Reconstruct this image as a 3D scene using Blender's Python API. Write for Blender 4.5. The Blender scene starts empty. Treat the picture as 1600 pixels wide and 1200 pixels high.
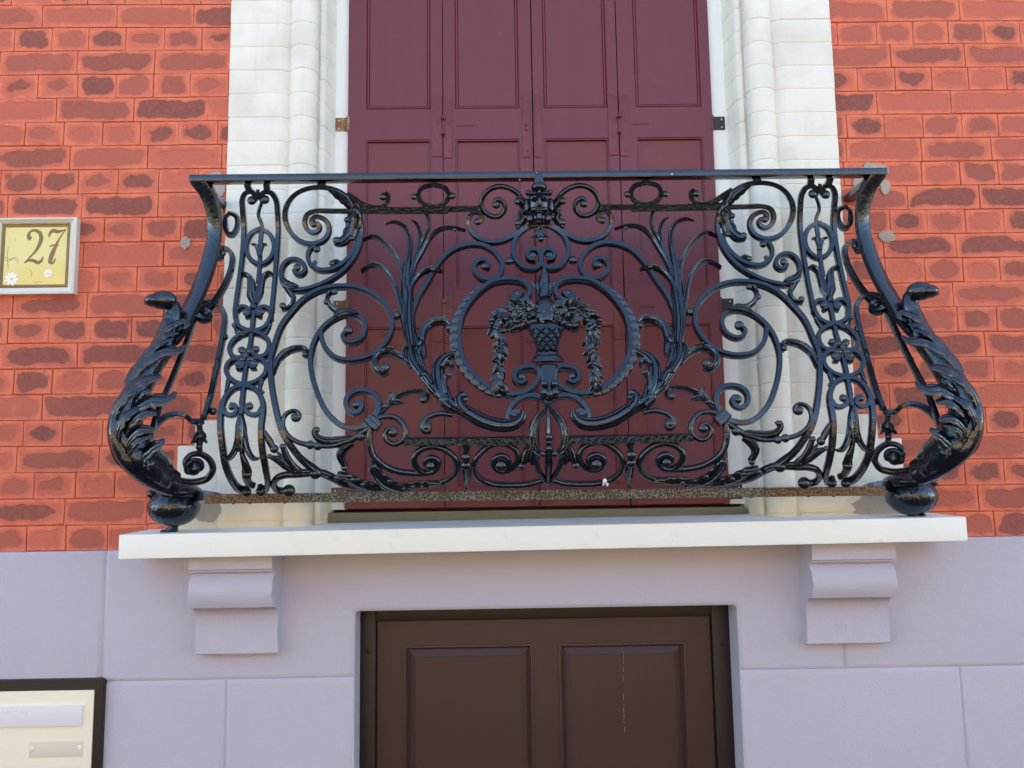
import bpy, bmesh, math, random
from mathutils import Vector as V, noise
R = math.radians
SC = bpy.context.scene
# ------------------------------------------------------------------ camera
F, D = 1340.0, 2.6                       # focal length in photo pixels, camera distance from the brick face
PITCH, YAW, ROLL = R(7.1), R(.75), R(.85)
fw = V((math.sin(YAW)*math.cos(PITCH), math.cos(YAW)*math.cos(PITCH), math.sin(PITCH)))
r0 = V((math.cos(YAW), -math.sin(YAW), 0)); u0 = r0.cross(fw)
rt = r0*math.cos(ROLL) - u0*math.sin(ROLL); up = u0*math.cos(ROLL) + r0*math.sin(ROLL)
cd = bpy.data.cameras.new('camera'); cam = bpy.data.objects.new('camera', cd); SC.collection.objects.link(cam)
cd.sensor_width = 36; cd.lens = 36*F/1600; cd.clip_start = .05; cd.clip_end = 500
from mathutils import Matrix
cam.matrix_world = Matrix(((rt.x, up.x, -fw.x, 0), (rt.y, up.y, -fw.y, -D), (rt.z, up.z, -fw.z, 0), (0, 0, 0, 1)))
SC.camera = cam
# ------------------------------------------------------------------ sky, sun, exposure
SUN_EL = R(50)
w = bpy.data.worlds.new('World'); SC.world = w; w.use_nodes = True
nt = w.node_tree; bg = nt.nodes['Background']; sky = nt.nodes.new('ShaderNodeTexSky')
sky.sky_type = 'NISHITA'; sky.sun_disc = False; sky.sun_elevation = SUN_EL; sky.sun_rotation = 0.0
sky.air_density = .6; sky.dust_density = 0; sky.ozone_density = 5
nt.links.new(sky.outputs[0], bg.inputs[0]); bg.inputs[1].default_value = .15
sl = bpy.data.lights.new('sun', 'SUN'); sl.energy = 5; sl.angle = R(.5); sl.color = (1, .93, .82)
so = bpy.data.objects.new('sun', sl); SC.collection.objects.link(so); so.rotation_euler = (-(R(90)-SUN_EL), 0, 0); so.location = (0, 6, 20)
SC.view_settings.view_transform = 'Standard'; SC.view_settings.look = 'None'
SC.view_settings.exposure = 2.92; SC.view_settings.gamma = 1
SC.view_settings.use_white_balance = True; SC.view_settings.white_balance_temperature = 10600; SC.view_settings.white_balance_tint = 2
SC.cycles.max_bounces = 8; SC.cycles.diffuse_bounces = 4; SC.cycles.use_denoising = True
random.seed(7)
# ------------------------------------------------------------------ helpers
class MB:
    def __init__(s): s.v = []; s.f = []; s.mi = []; s.m = 0
    def add(s, vs, fs):
        o = len(s.v); s.v += [tuple(p) for p in vs]; s.f += [[i+o for i in f] for f in fs]; s.mi += [s.m]*len(fs)
    def box(s, x0, x1, y0, y1, z0, z1):
        s.add([(x, y, z) for z in (z0, z1) for y in (y0, y1) for x in (x0, x1)],
              [(0, 2, 3, 1), (4, 5, 7, 6), (0, 1, 5, 4), (2, 6, 7, 3), (0, 4, 6, 2), (1, 3, 7, 5)])
    def cbox(s, x0, x1, y0, y1, z0, z1, c=.003):
        bm = bmesh.new(); bmesh.ops.create_cube(bm, size=1)
        for v in bm.verts: v.co = V((x0+(v.co.x+.5)*(x1-x0), y0+(v.co.y+.5)*(y1-y0), z0+(v.co.z+.5)*(z1-z0)))
        bmesh.ops.bevel(bm, geom=bm.edges[:], offset=c, segments=2, affect='EDGES', profile=.6)
        bm.verts.ensure_lookup_table(); bm.verts.index_update()
        s.add([v.co[:] for v in bm.verts], [[v.index for v in f.verts] for f in bm.faces]); bm.free()
    def ell(s, c, r, nu=16, nv=10, M=None):
        c = V(c); vs = [V((0, 0, 1))]
        for i in range(1, nv):
            a = math.pi*i/nv
            for j in range(nu):
                b = 2*math.pi*j/nu; vs.append(V((math.sin(a)*math.cos(b), math.sin(a)*math.sin(b), math.cos(a))))
        vs.append(V((0, 0, -1))); fs = []
        for j in range(nu):
            k = (j+1) % nu
            fs.append((0, 1+j, 1+k))
            for i in range(nv-2): fs.append((1+i*nu+j, 1+(i+1)*nu+j, 1+(i+1)*nu+k, 1+i*nu+k))
            fs.append((len(vs)-1, 1+(nv-2)*nu+k, 1+(nv-2)*nu+j))
        out = []
        for q in vs:
            q = V((q.x*r[0], q.y*r[1], q.z*r[2]))
            if M: q = M @ q
            out.append(c+q)
        s.add(out, fs)
    def build(s, name, mats, parent=None, smooth=32):
        me = bpy.data.meshes.new(name); me.from_pydata(s.v, [], s.f)
        if not isinstance(mats, (list, tuple)): mats = [mats]
        for m in mats: me.materials.append(m)
        bm = bmesh.new(); bm.from_mesh(me); bmesh.ops.recalc_face_normals(bm, faces=bm.faces); bm.to_mesh(me); bm.free()
        me.polygons.foreach_set('material_index', s.mi)
        if smooth:
            me.polygons.foreach_set('use_smooth', [True]*len(me.polygons)); me.set_sharp_from_angle(angle=R(smooth))
        o = bpy.data.objects.new(name, me); SC.collection.objects.link(o)
        if parent: o.parent = parent
        return o
def empty(name, loc=(0, 0, 0)):
    o = bpy.data.objects.new(name, None); SC.collection.objects.link(o); o.location = loc; return o
def tag(o, label=None, cat=None, group=None, kind=None):
    for k, v in (('label', label), ('category', cat), ('group', group), ('kind', kind)):
        if v: o[k] = v
    return o
# ------------------------------------------------------------------ materials
def mat(name, col, rough=.6, spec=.5, coat=0, coat_rough=.1, metal=0):
    m = bpy.data.materials.new(name); m.use_nodes = True; b = m.node_tree.nodes['Principled BSDF']
    if coat: b.inputs['Coat IOR'].default_value = 1.7
    b.inputs['Base Color'].default_value = (*col, 1); b.inputs['Roughness'].default_value = rough
    b.inputs['Specular IOR Level'].default_value = spec; b.inputs['Coat Weight'].default_value = coat
    b.inputs['Coat Roughness'].default_value = coat_rough; b.inputs['Metallic'].default_value = metal
    return m
class NG:
    def __init__(s, m): s.t = m.node_tree; s.b = s.t.nodes['Principled BSDF']
    def n(s, typ, **kw):
        x = s.t.nodes.new(typ)
        for k, v in kw.items(): setattr(x, k, v)
        return x
    def put(s, node, i, v):
        if hasattr(v, 'is_linked') or isinstance(v, bpy.types.NodeSocket): s.t.links.new(v, node.inputs[i])
        elif v is not None:
            node.inputs[i].default_value = v
    def math(s, op, a, b=None, clamp=False):
        x = s.n('ShaderNodeMath', operation=op, use_clamp=clamp); s.put(x, 0, a)
        if b is not None: s.put(x, 1, b)
        return x.outputs[0]
    def mix(s, f, a, b):
        x = s.n('ShaderNodeMix', data_type='RGBA'); s.put(x, 0, f)
        s.put(x, 6, (*a, 1) if isinstance(a, tuple) else a); s.put(x, 7, (*b, 1) if isinstance(b, tuple) else b)
        return x.outputs[2]
    def noise(s, scale, detail=3, rough=.55, vec=None, dist=0):
        x = s.n('ShaderNodeTexNoise'); x.inputs['Scale'].default_value = scale; x.inputs['Detail'].default_value = detail
        x.inputs['Roughness'].default_value = rough; x.inputs['Distortion'].default_value = dist
        s.t.links.new(vec if vec else s.pos(), x.inputs['Vector']); return x.outputs[0]
    def pos(s):
        if not hasattr(s, '_p'): s._p = s.n('ShaderNodeNewGeometry').outputs['Position']
        return s._p
    def xyz(s):
        x = s.n('ShaderNodeSeparateXYZ'); s.t.links.new(s.pos(), x.inputs[0]); return x.outputs
    def scaled(s, v):
        x = s.n('ShaderNodeVectorMath', operation='MULTIPLY'); s.t.links.new(s.pos(), x.inputs[0]); x.inputs[1].default_value = v
        return x.outputs[0]
    def ss(s, v, a, b):
        x = s.n('ShaderNodeMapRange', interpolation_type='SMOOTHSTEP'); s.put(x, 0, v); s.put(x, 1, a); s.put(x, 2, b); return x.outputs[0]
    def bump(s, h, strength=.3, dist=.01, prev=None):
        x = s.n('ShaderNodeBump'); x.inputs['Strength'].default_value = strength; x.inputs['Distance'].default_value = dist
        s.t.links.new(h, x.inputs['Height'])
        if prev: s.t.links.new(prev, x.inputs['Normal'])
        return x.outputs[0]
    def out(s, col=None, rough=None, normal=None):
        if col is not None: s.put(s.b, 'Base Color', (*col, 1) if isinstance(col, tuple) else col)
        if rough is not None: s.put(s.b, 'Roughness', rough)
        if normal is not None: s.t.links.new(normal, s.b.inputs['Normal'])
def m_iron():
    m = mat('black_gloss_paint', (.005, .006, .010), .15, .62, .36, .035); g = NG(m)
    m.node_tree.nodes['Principled BSDF'].inputs['Specular Tint'].default_value = (.50, .74, 1, 1)  # blue put into the specular tint to deepen the sky's reflection
    lump = g.noise(95, 3, .5); fine = g.noise(420, 2, .5); dirt = g.ss(g.noise(38, 5, .65), .60, .72)
    g.out(g.mix(g.math('MULTIPLY', dirt, .35), (.005, .006, .010), (.035, .028, .02)),
          g.math('ADD', .08, g.math('MULTIPLY', g.noise(60, 4), .14)),
          g.bump(fine, .22, .0012, g.bump(lump, .55, .0045)))
    return m
def m_rust():
    m = mat('worn_rusty_paint', (.1, .06, .04), .45); g = NG(m); x = g.xyz()
    sp = g.noise(190, 5, .7); big = g.noise(5, 3, .6)
    side = g.math('ADD', g.math('MULTIPLY', g.math('ABSOLUTE', g.math('SUBTRACT', x[0], .05)), .75), g.math('MULTIPLY', g.math('SUBTRACT', big, .5), .7))
    grey = g.mix(g.ss(sp, .47, .56), (.02, .03, .035), (.25, .27, .28))
    rust = g.mix(g.ss(sp, .42, .58), (.035, .018, .013), (.27, .145, .08))
    green = g.mix(g.math('MULTIPLY', g.ss(g.noise(30, 4), .55, .65), .7), grey, (.07, .085, .035))
    g.out(g.mix(g.ss(side, .33, .55), green, rust), .5, g.bump(sp, .7, .003))
    return m
def m_paint(name, col, var=.08, bscale=60, bstr=.15, rough=.6, spec=.4, grain=400, dirt=None, dthr=(.6, .75)):
    m = mat(name, col, rough, spec); g = NG(m)
    n = g.noise(3.5, 4); c2 = tuple(c*(1-var*2) for c in col); c1 = tuple(min(1, c*(1+var*.5)) for c in col)
    c = g.mix(n, c1, c2)
    if dirt: c = g.mix(g.math('MULTIPLY', g.ss(g.noise(9, 6, .7), *dthr), .6), c, dirt)
    g.out(c, None, g.bump(g.noise(grain, 3, .6), bstr*.6, .002, g.bump(g.noise(bscale, 4), bstr, .006)))
    return m
def m_brick():
    m = mat('painted_brick', (.6, .15, .1), .72, .3); g = NG(m)
    uv = g.n('ShaderNodeUVMap', uv_map='cell').outputs[0]; sx = g.n('ShaderNodeSeparateXYZ'); g.t.links.new(uv, sx.inputs[0])
    at = g.n('ShaderNodeAttribute', attribute_name='rnd'); sc = g.n('ShaderNodeSeparateColor'); g.t.links.new(at.outputs['Color'], sc.inputs[0])
    wd, ra, rb = sc.outputs
    u, v = sx.outputs[0], sx.outputs[1]
    du = g.math('MINIMUM', u, g.math('SUBTRACT', wd, u)); dv = g.math('MINIMUM', v, g.math('SUBTRACT', .0787, v))
    dv = g.math('MULTIPLY', dv, .94)
    d = g.math('MINIMUM', du, dv)
    dh = g.math('DIVIDE', g.math('MULTIPLY', du, dv), g.math('MAXIMUM', g.math('ADD', du, dv), .0005))
    nz = g.math('MULTIPLY', g.math('SUBTRACT', g.noise(19, 2, .5), .5), .024)
    nz2 = g.math('MULTIPLY', g.math('SUBTRACT', g.noise(120, 4, .6), .5), .0042)
    dn = g.math('ADD', g.math('ADD', dh, nz), nz2)
    thr = g.math('ADD', .0078, g.math('MULTIPLY', ra, .0062))
    patch = g.ss(g.math('SUBTRACT', dn, thr), -.0010, .0018)
    fade = g.math('MULTIPLY', patch, g.math('MINIMUM', .88, g.math('MAXIMUM', .06, g.math('MULTIPLY', g.math('SUBTRACT', rb, .08), 1.5))))
    tone = g.noise(2.2, 4, .6); fine = g.noise(75, 5, .7)
    field = g.mix(tone, (.71, .168, .105), (.54, .125, .09))
    field = g.mix(g.ss(dn, .002, .010), (.80, .20, .118), field)
    field = g.mix(g.math('MULTIPLY', g.ss(g.noise(14, 6, .7), .58, .75), .55), field, (.68, .28, .21))
    dark = g.mix(rb, (.36, .095, .072), (.17, .058, .052))
    dark = g.mix(g.ss(fine, .35, .75), dark, (.34, .10, .08))
    field = g.mix(g.math('MULTIPLY', g.ss(g.noise(42, 5, .75), .52, .70), .40), field, (.46, .10, .07))
    field = g.mix(g.math('MULTIPLY', g.ss(g.noise(170, 4, .7), .55, .72), .35), field, (.74, .22, .145))
    c = g.mix(fade, field, dark)
    c = g.mix(g.math('MULTIPLY', g.ss(g.noise(60, 5, .75), .66, .74), .55), c, (.10, .045, .045))
    c = g.mix(g.math('MULTIPLY', g.ss(g.noise(21, 7, .8), .70, .74), .7), c, (.74, .45, .36))
    edge = g.ss(g.math('ADD', d, g.math('MULTIPLY', g.math('SUBTRACT', g.noise(45, 4, .7), .42), .007)), 0, .0028)
    c = g.mix(edge, (.46, .115, .075), c)
    h = g.math('ADD', g.math('MULTIPLY', patch, -.4), g.math('MULTIPLY', fine, .9))
    g.out(c, .7, g.bump(h, .8, .004, g.bump(g.noise(30, 3), .35, .006)))
    return m
def m_white():
    m = mat('white_masonry_paint', (.8, .8, .78), .6, .4); g = NG(m); x = g.xyz()
    n = g.noise(6, 5, .6)
    c = g.mix(g.ss(n, .4, .75), (.79, .785, .725), (.67, .665, .60))
    low = g.ss(g.math('ADD', x[2], g.math('MULTIPLY', g.math('SUBTRACT', g.noise(11, 4), .5), .12)), .03, -.05)
    c = g.mix(g.math('MULTIPLY', low, .8), c, (.72, .63, .46))
    c = g.mix(g.math('MULTIPLY', g.ss(g.noise(48, 6, .75), .67, .72), .45), c, (.36, .32, .26))
    streak = g.noise(30, 4, .6, g.scaled((1, 1, .06)))
    c = g.mix(g.math('MULTIPLY', g.ss(streak, .55, .8), .30), c, (.55, .53, .47))
    g.out(c, .55, g.bump(g.noise(170, 3), .12, .003, g.bump(g.noise(22, 3), .25, .01)))
    return m
def m_shutter():
    m = mat('oxblood_gloss_paint', (.14, .03, .03), .3, .32, .28, .36); g = NG(m)
    st = g.noise(40, 5, .65, g.scaled((1, 1, .05)))
    c = g.mix(st, (.165, .015, .032), (.130, .011, .025))
    c = g.mix(g.math('MULTIPLY', g.ss(g.noise(12, 6, .75), .6, .78), .5), c, (.19, .045, .035))
    g.out(c, g.math('ADD', .36, g.math('MULTIPLY', g.noise(7, 5, .7), .22)), g.bump(st, .10, .002, g.bump(g.noise(230, 3), .10, .0015)))
    return m
def m_lav():
    m = mat('lavender_render', (.43, .42, .57), .75, .3); g = NG(m)
    n = g.noise(2.2, 5, .6)
    c = g.mix(n, (.515, .495, .59), (.47, .45, .555))
    c = g.mix(g.math('MULTIPLY', g.ss(g.noise(16, 6, .75), .62, .8), .35), c, (.36, .33, .40))
    g.out(c, .72, g.bump(g.noise(300, 4, .7), .55, .003, g.bump(g.noise(26, 4), .35, .006)))
    return m
def m_door():
    m = mat('brown_door_paint', (.065, .032, .033), .42, .45); g = NG(m)
    st = g.noise(55, 5, .65, g.scaled((1, 1, .04)))
    c = g.mix(st, (.057, .022, .024), (.043, .017, .019))
    g.out(c, g.math('ADD', .34, g.math('MULTIPLY', g.noise(10, 4), .2)), g.bump(st, .2, .002, g.bump(g.noise(300, 3), .1, .001)))
    return m
IRON = m_iron(); RUST = m_rust(); DULL = mat('dull_black', (.006, .007, .010), .7, .3); BRICK = m_brick(); WHITE = m_white(); SHUT = m_shutter(); LAV = m_lav(); DOORM = m_door()
SLABM = m_paint('white_slab_paint', (.86, .89, .86), .03, 25, .2, .55, dirt=(.62, .63, .6))
FRAMEW = m_paint('white_frame_paint', (.82, .86, .86), .02, 40, .08, .45)
JOINT = mat('joint_red', (.42, .105, .07), .85, .2)
CEM = m_paint('grey_cement', (.48, .41, .36), .2, 70, .6, .9, .2, 220, dirt=(.22, .2, .18))
WOOD = NG(mat('mossy_wood', (.17, .15, .10), .8, .2)); WOOD.out(WOOD.mix(WOOD.noise(60, 4, .6, WOOD.scaled((.08, 1, 1))), (.13, .12, .075), (.25, .23, .16))); WOODM = WOOD.t.id_data if False else bpy.data.materials['mossy_wood']
DARKF = m_paint('dark_brown_frame', (.011, .007, .008), .1, 60, .1, .45)
# ------------------------------------------------------------------ pixel -> place (each point lands on its own real surface)
KEYS = dict(a=(140, 250, 4), b=(140, 540, 4), c=(420, 260, 40/7), d=(420, 430, 40/7), e=(420, 590, 40/7), f=(660, 260, 40/9),
            g=(660, 440, 40/9), h=(660, 560, 40/9), s=(340, 420, 40/7), q=(150, 420, 20/3), r=(140, 580, 20/3), t=(220, 660, 20/3),
            u=(540, 440, 16/3), v=(740, 420, 80/11), p=(0, 0, 1), n=(0, 300, 20/3))
def px(k, pts):
    a, b, s = KEYS[k]; return [(a+q[0]/s, b+q[1]/s) for q in pts]
CO = V((0, -D, 0))
def ray(x, y): return fw*F + rt*(x-800) + up*(600-y)
def at(x, y, Y):
    d = ray(x, y); return CO + d*((Y+D)/d.y)
PROF = [(-.20, .17), (-.06, .18), (-.0325, .20), (.0035, .30), (.061, .385), (.11, .405), (.175, .41), (.276, .385), (.40, .325), (.527, .26), (.597, .225), (.68, .197), (.762, .185), (.83, .205), (.90, .235), (1.2, .3)]
def prof(z):                                   # how far the bellied front stands out from the wall at height z
    P = PROF
    if z <= P[0][0]: return P[0][1]
    for i in range(len(P)-1):
        if z <= P[i+1][0]:
            h = P[i+1][0]-P[i][0]; t = (z-P[i][0])/h
            def sl(j):
                if j <= 0 or j >= len(P)-1: return 0
                return (P[j+1][1]-P[j-1][1])/(P[j+1][0]-P[j-1][0])
            m0, m1 = sl(i)*h, sl(i+1)*h
            return P[i][1]*(2*t**3-3*t*t+1)+m0*(t**3-2*t*t+t)+P[i+1][1]*(-2*t**3+3*t*t)+m1*(t**3-t*t)
    return P[-1][1]
def onface(x, y):
    d = ray(x, y)/F; lo = (D-.5)/d.y; n = 60; hi = (D-.1)/d.y
    f = lambda t: (-D + d.y*t) + prof(d.z*t)
    a = lo
    for i in range(1, n+1):
        b = lo+(hi-lo)*i/n
        if f(b) >= 0: break
        a = b
    for _ in range(24):
        m = (a+b)/2
        if f(m) >= 0: b = m
        else: a = m
    return CO + d*b
def fnormal(z):
    s = (prof(z+.006)-prof(z-.006))/.012
    return V((0, -1, -s)).normalized()
XC = .1205
def lerp_tab(tab, y):
    if y <= tab[0][0]: return tab[0][1:]
    for i in range(len(tab)-1):
        if y <= tab[i+1][0]:
            t = (y-tab[i][0])/(tab[i+1][0]-tab[i][0]); return tuple(p+(q-p)*t for p, q in zip(tab[i][1:], tab[i+1][1:]))
    return tab[-1][1:]
SIDE = [(285, 300, .22, 372), (350, 340, .185, 376), (420, 330, .23, 374), (480, 305, .27, 368), (560, 268, .35, 358), (650, 235, .40, 345), (740, 240, .37, 336), (780, 260, .28, 338)]
def onside(x, y):                              # the end panels run back from the corner post to the wall
    xp, dp, xw = lerp_tab(SIDE, y); t = min(1.2, max(-.8, (x-xp)/(xw-xp))); return at(x, y, -dp*(.86-.26*t))
# ------------------------------------------------------------------ sweeps
def catmull(P, step=2.2):
    P = [tuple(p) for p in P]; n = len(P)
    if n == 2: P = [P[0], tuple((a+b)/2 for a, b in zip(*P)), P[1]]; n = 3
    Q = [tuple(2*a-b for a, b in zip(P[0], P[1]))]+P+[tuple(2*a-b for a, b in zip(P[-1], P[-2]))]
    out = []; ts = []
    for i in range(1, n):
        p0, p1, p2, p3 = Q[i-1], Q[i], Q[i+1], Q[i+2]
        d01 = max(1e-6, math.dist(p0, p1))**.5; d12 = max(1e-6, math.dist(p1, p2))**.5; d23 = max(1e-6, math.dist(p2, p3))**.5
        m = max(2, int(math.dist(p1, p2)/step))
        for j in range(m):
            t = j/m; q = []
            for a, b, c, e in zip(p0, p1, p2, p3):
                m1 = (c-b)+d12*((b-a)/d01-(c-a)/(d01+d12)); m2 = (c-b)+d12*((e-c)/d23-(e-b)/(d12+d23))
                q.append((2*b-2*c+m1+m2)*t**3+(-3*b+3*c-2*m1-m2)*t*t+m1*t+b)
            out.append(tuple(q)); ts.append((i-1+t)/(n-1))
    out.append(P[-1]); ts.append(1.0); return out, ts
def tabv(v, t):
    if not isinstance(v, (list, tuple)): return v
    x = t*(len(v)-1); i = min(int(x), len(v)-2); return v[i]+(v[i+1]-v[i])*(x-i)
SECT = {
 'bar': [(-1, -.12), (-.78, 0), (.78, 0), (1, -.12), (1, -.9), (.85, -1), (-.85, -1), (-1, -.9)],
 'round': [(math.cos(2*math.pi*i/12), -.5+.5*math.sin(2*math.pi*i/12)) for i in range(12)],
 'leaf': [(-1, -.34), (-.66, -.06), (-.33, -.12), (0, 0), (.33, -.12), (.66, -.06), (1, -.34), (.6, -.95), (0, -1), (-.6, -.95)],
 'horn': [(-1, -.5), (-.8, -.16), (-.55, -.10), (-.42, -.22), (-.28, -.03), (0, .0), (.26, -.03), (.40, -.20), (.55, -.10), (.82, -.2), (1, -.5), (.7, -.86), (0, -1), (-.7, -.86)],
}
def sweep(mb, pts, wid, thk, sec='bar', normals=None, close=False):
    """pts: world points on the front face; wid/thk per point; section is laid across the path, front at 0, back at -thk"""
    S = SECT[sec]; k = len(S); n = len(pts); vs = []; prev = None
    for i in range(n):
        a, b = (pts[(i-1) % n], pts[(i+1) % n]) if close else (pts[max(0, i-1)], pts[min(n-1, i+1)])
        T = (b-a); T = T.normalized() if T.length > 1e-9 else V((0, 0, 1))
        N = normals[i]; N = (N - T*N.dot(T)); N = N.normalized() if N.length > 1e-6 else V((0, -1, 0))
        B = T.cross(N)
        for s, q in S: vs.append(pts[i]+B*(s*wid[i]/2)+N*(q*thk[i]))
    fs = []
    m = n if close else n-1
    for i in range(m):
        for j in range(k):
            a, b = i*k+j, i*k+(j+1) % k; c, d = ((i+1) % n)*k+(j+1) % k, ((i+1) % n)*k+j; fs.append((a, b, c, d))
    if not close: fs.append(tuple(range(k))); fs.append(tuple((n-1)*k+j for j in range(k)))
    mb.add(vs, fs)
def mirror(p): return V((2*XC-p.x, p.y, p.z))
def trace(k, pts, surf='face', off=0.0, step=2.2, close=False, push=0.0):
    P = px(k, pts)
    if close: P = P+[P[0]]
    Q, ts = catmull(P, step)
    if close: Q = Q[:-1]; ts = ts[:-1]
    W = []; N = []
    for (x, y), t in zip(Q, ts):
        o = tabv(off, t)
        if surf == 'face': p = onface(x, y); nn = fnormal(p.z)
        elif surf == 'side': p = onside(x, y); nn = V((-.04, -.92, fnormal(p.z).z)).normalized()
        else: p = at(x, y, -surf); nn = V((0, -1, 0))
        if push: p = p+(p-CO).normalized()*push
        W.append(p+nn*o); N.append(nn)
    return W, N, ts
def scl(p): return (p.y+D)/F           # metres per photo pixel at that depth
def flip(W, N, s):
    if s > 0: return W, N
    return [mirror(p) for p in W], [V((-n.x, n.y, n.z)) for n in N]
def curve(mb, k, pts, w=6.8, t=8.5, sec='bar', surf='face', off=0.0, s=1, scal=0, nsc=8, close=False, step=2.2, push=0.0):
    W, N, ts = trace(k, pts, surf, off, step, close, push)
    wid = [1.16*tabv(w, q)*scl(p)*(1+scal*abs(math.sin(math.pi*nsc*q))) for p, q in zip(W, ts)]
    thk = [tabv(t, q)*scl(p)*(1.35 if sec in ('bar', 'leaf') else 1.1) for p, q in zip(W, ts)]
    W, N = flip(W, N, s); sweep(mb, W, wid, thk, sec, N, close)
def place(k, x, y, surf='face', off=0.0, s=1):
    X, Y = px(k, [(x, y)])[0]
    if surf == 'face': p = onface(X, Y); n = fnormal(p.z)
    elif surf == 'side': p = onside(X, Y); n = V((-.30, -.95, 0)).normalized()
    else: p = at(X, Y, -surf); n = V((0, -1, 0))
    sc = scl(p); p = p+n*off
    return (p, sc) if s > 0 else (mirror(p), sc)
def bulb(mb, k, x, y, r, surf='face', off=0.0, s=1, flat=.85):
    p, sc = place(k, x, y, surf, off, s); q = r*sc; mb.ell(p+V((0, .50*q, .0)), (q, q*.62, q), 16, 9) if k != 'ball' else None
# ================================================================== street (ground, pavement, road) and the houses opposite
GZ = -1.6
def sheet(name, m, x0, x1, y0, y1, z):
    b = MB(); b.add([(x0, y0, z), (x1, y0, z), (x1, y1, z), (x0, y1, z)], [(0, 1, 2, 3)]); return tag(b.build(name, m), kind='structure')
ASPH = m_paint('asphalt', (.10, .09, .07), .2, 30, .5, .9, .3, 160); PAVE = m_paint('paving', (.10, .092, .08), .15, 20, .3, .85, .3, 120)
sheet('ground', ASPH, -150, 150, -150, 150, GZ-.13)
kb = MB(); kb.cbox(-40, 40, -2.0, 0, GZ-.12, GZ, .01); tag(kb.build('pavement', PAVE), kind='structure')
kb = MB(); kb.cbox(-40, 40, -13.2, -10.0, GZ-.12, GZ, .01); tag(kb.build('pavement', PAVE), kind='structure')
# ================================================================== the house
house = tag(empty('brick_house', (XC, 0, GZ)), 'red painted brick house front with white window surround above a lavender base wall', 'house')
house_inv = Matrix.Translation(-house.location)
def hp(o):                                                      # parent to the house, staying where it is
    o.parent = house; o.matrix_parent_inverse = house_inv; return o
ZC, ZP = .0746, .0787                                            # brick courses
PL = -.158                                                       # top of the lavender base
XL, XR = -.847, 1.077                                            # edges of the white window surround
def bricks(name, x0, x1, seed, z0=PL, z1=2.6, skip=()):
    rnd = random.Random(seed); vs = []; fs = []; cuv = []; col = []
    k0 = math.floor((z0-ZC)/ZP); k1 = math.ceil((z1-ZC)/ZP)
    g = .0011
    for k in range(k0, k1):
        za, zb = ZC+k*ZP, ZC+(k+1)*ZP
        za_, zb_ = max(za, z0), min(zb, z1)
        if zb_-za_ < .008: continue
        w0 = .121 if k % 2 else .237
        x = x0 - rnd.random()*w0
        while x < x1-.004:
            w_ = w0*(1+rnd.uniform(-.05, .05)); a, b = max(x, x0), min(x+w_, x1)
            if b-a > .006:
                def J(q): return q+rnd.uniform(-.0012, .0012)
                c = .0022; dy = rnd.uniform(-.0010, .0010); o = len(vs)
                X0, X1, Z0, Z1 = J(a+g), J(b-g), J(za_+g), J(zb_-g)
                tl = rnd.uniform(-.0008, .0008)
                vs += [(X0, .006, Z0), (X1, .006, Z0), (X1, .006, Z1), (X0, .006, Z1), (X0, .0012, Z0), (X1, .0012, Z0), (X1, .0012, Z1), (X0, .0012, Z1),
                       (X0+c, dy+tl, Z0+c), (X1-c, dy, Z0+c), (X1-c, dy-tl, Z1-c), (X0+c, dy, Z1-c)]
                ff = [(0, 1, 5, 4), (1, 2, 6, 5), (2, 3, 7, 6), (3, 0, 4, 7), (4, 5, 9, 8), (5, 6, 10, 9), (6, 7, 11, 10), (7, 4, 8, 11), (8, 9, 10, 11)]
                fs += [[i+o for i in f] for f in ff]
                rc = (w_, rnd.random(), min(1, max(0, rnd.gauss(.5, .28))), 1)
                for qi in range(o, o+12):
                    q = vs[qi]; cuv.append((q[0]-x, q[2]-za)); col.append(rc)
                    vs[qi] = (q[0]+.0022*noise.noise(V((q[0]*2, q[2]*16, seed+9))), q[1]+.0016*noise.noise(V((q[0]*5, q[2]*7, seed))), q[2]+(.0030*noise.noise(V((q[0]*2.6, q[2]*3, seed+4)))+.0014*noise.noise(V((q[0]*13, q[2]*5, seed)))) if z0+.012 < q[2] else q[2])
            x += w_
    me = bpy.data.meshes.new(name); me.from_pydata(vs, [], fs); me.materials.append(BRICK)
    uvl = me.uv_layers.new(name='cell'); at_ = me.color_attributes.new('rnd', 'FLOAT_COLOR', 'POINT')
    for i, c in enumerate(col): at_.data[i].color = c
    for l in me.loops: uvl.data[l.index].uv = cuv[l.vertex_index]
    return vs, me
def wall(name, x0, x1, seed, big):
    vs, me = bricks(name, x0, x1, seed)
    o = bpy.data.objects.new(name, me); SC.collection.objects.link(o); hp(o)
    # mortar bed behind, and the plain rest of the front: one more mesh joined in
    b = MB(); b.box(x0, x1, .004, .40, PL, 2.6)
    b.box(big[0], big[1], .0, .40, PL, 2.6)
    bm = bmesh.new(); bm.from_mesh(me)
    me.materials.append(JOINT)
    vv = [bm.verts.new(v) for v in b.v]
    for f in b.f:
        nf = bm.faces.new([vv[i] for i in f]); nf.material_index = 1
    bm.to_mesh(me); bm.free()
    return o
wall('brick_wall', -2.6, XL+.004, 3, (-7, -2.6))
wall('brick_wall', XR-.004, 2.7, 5, (2.7, 7))
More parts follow.
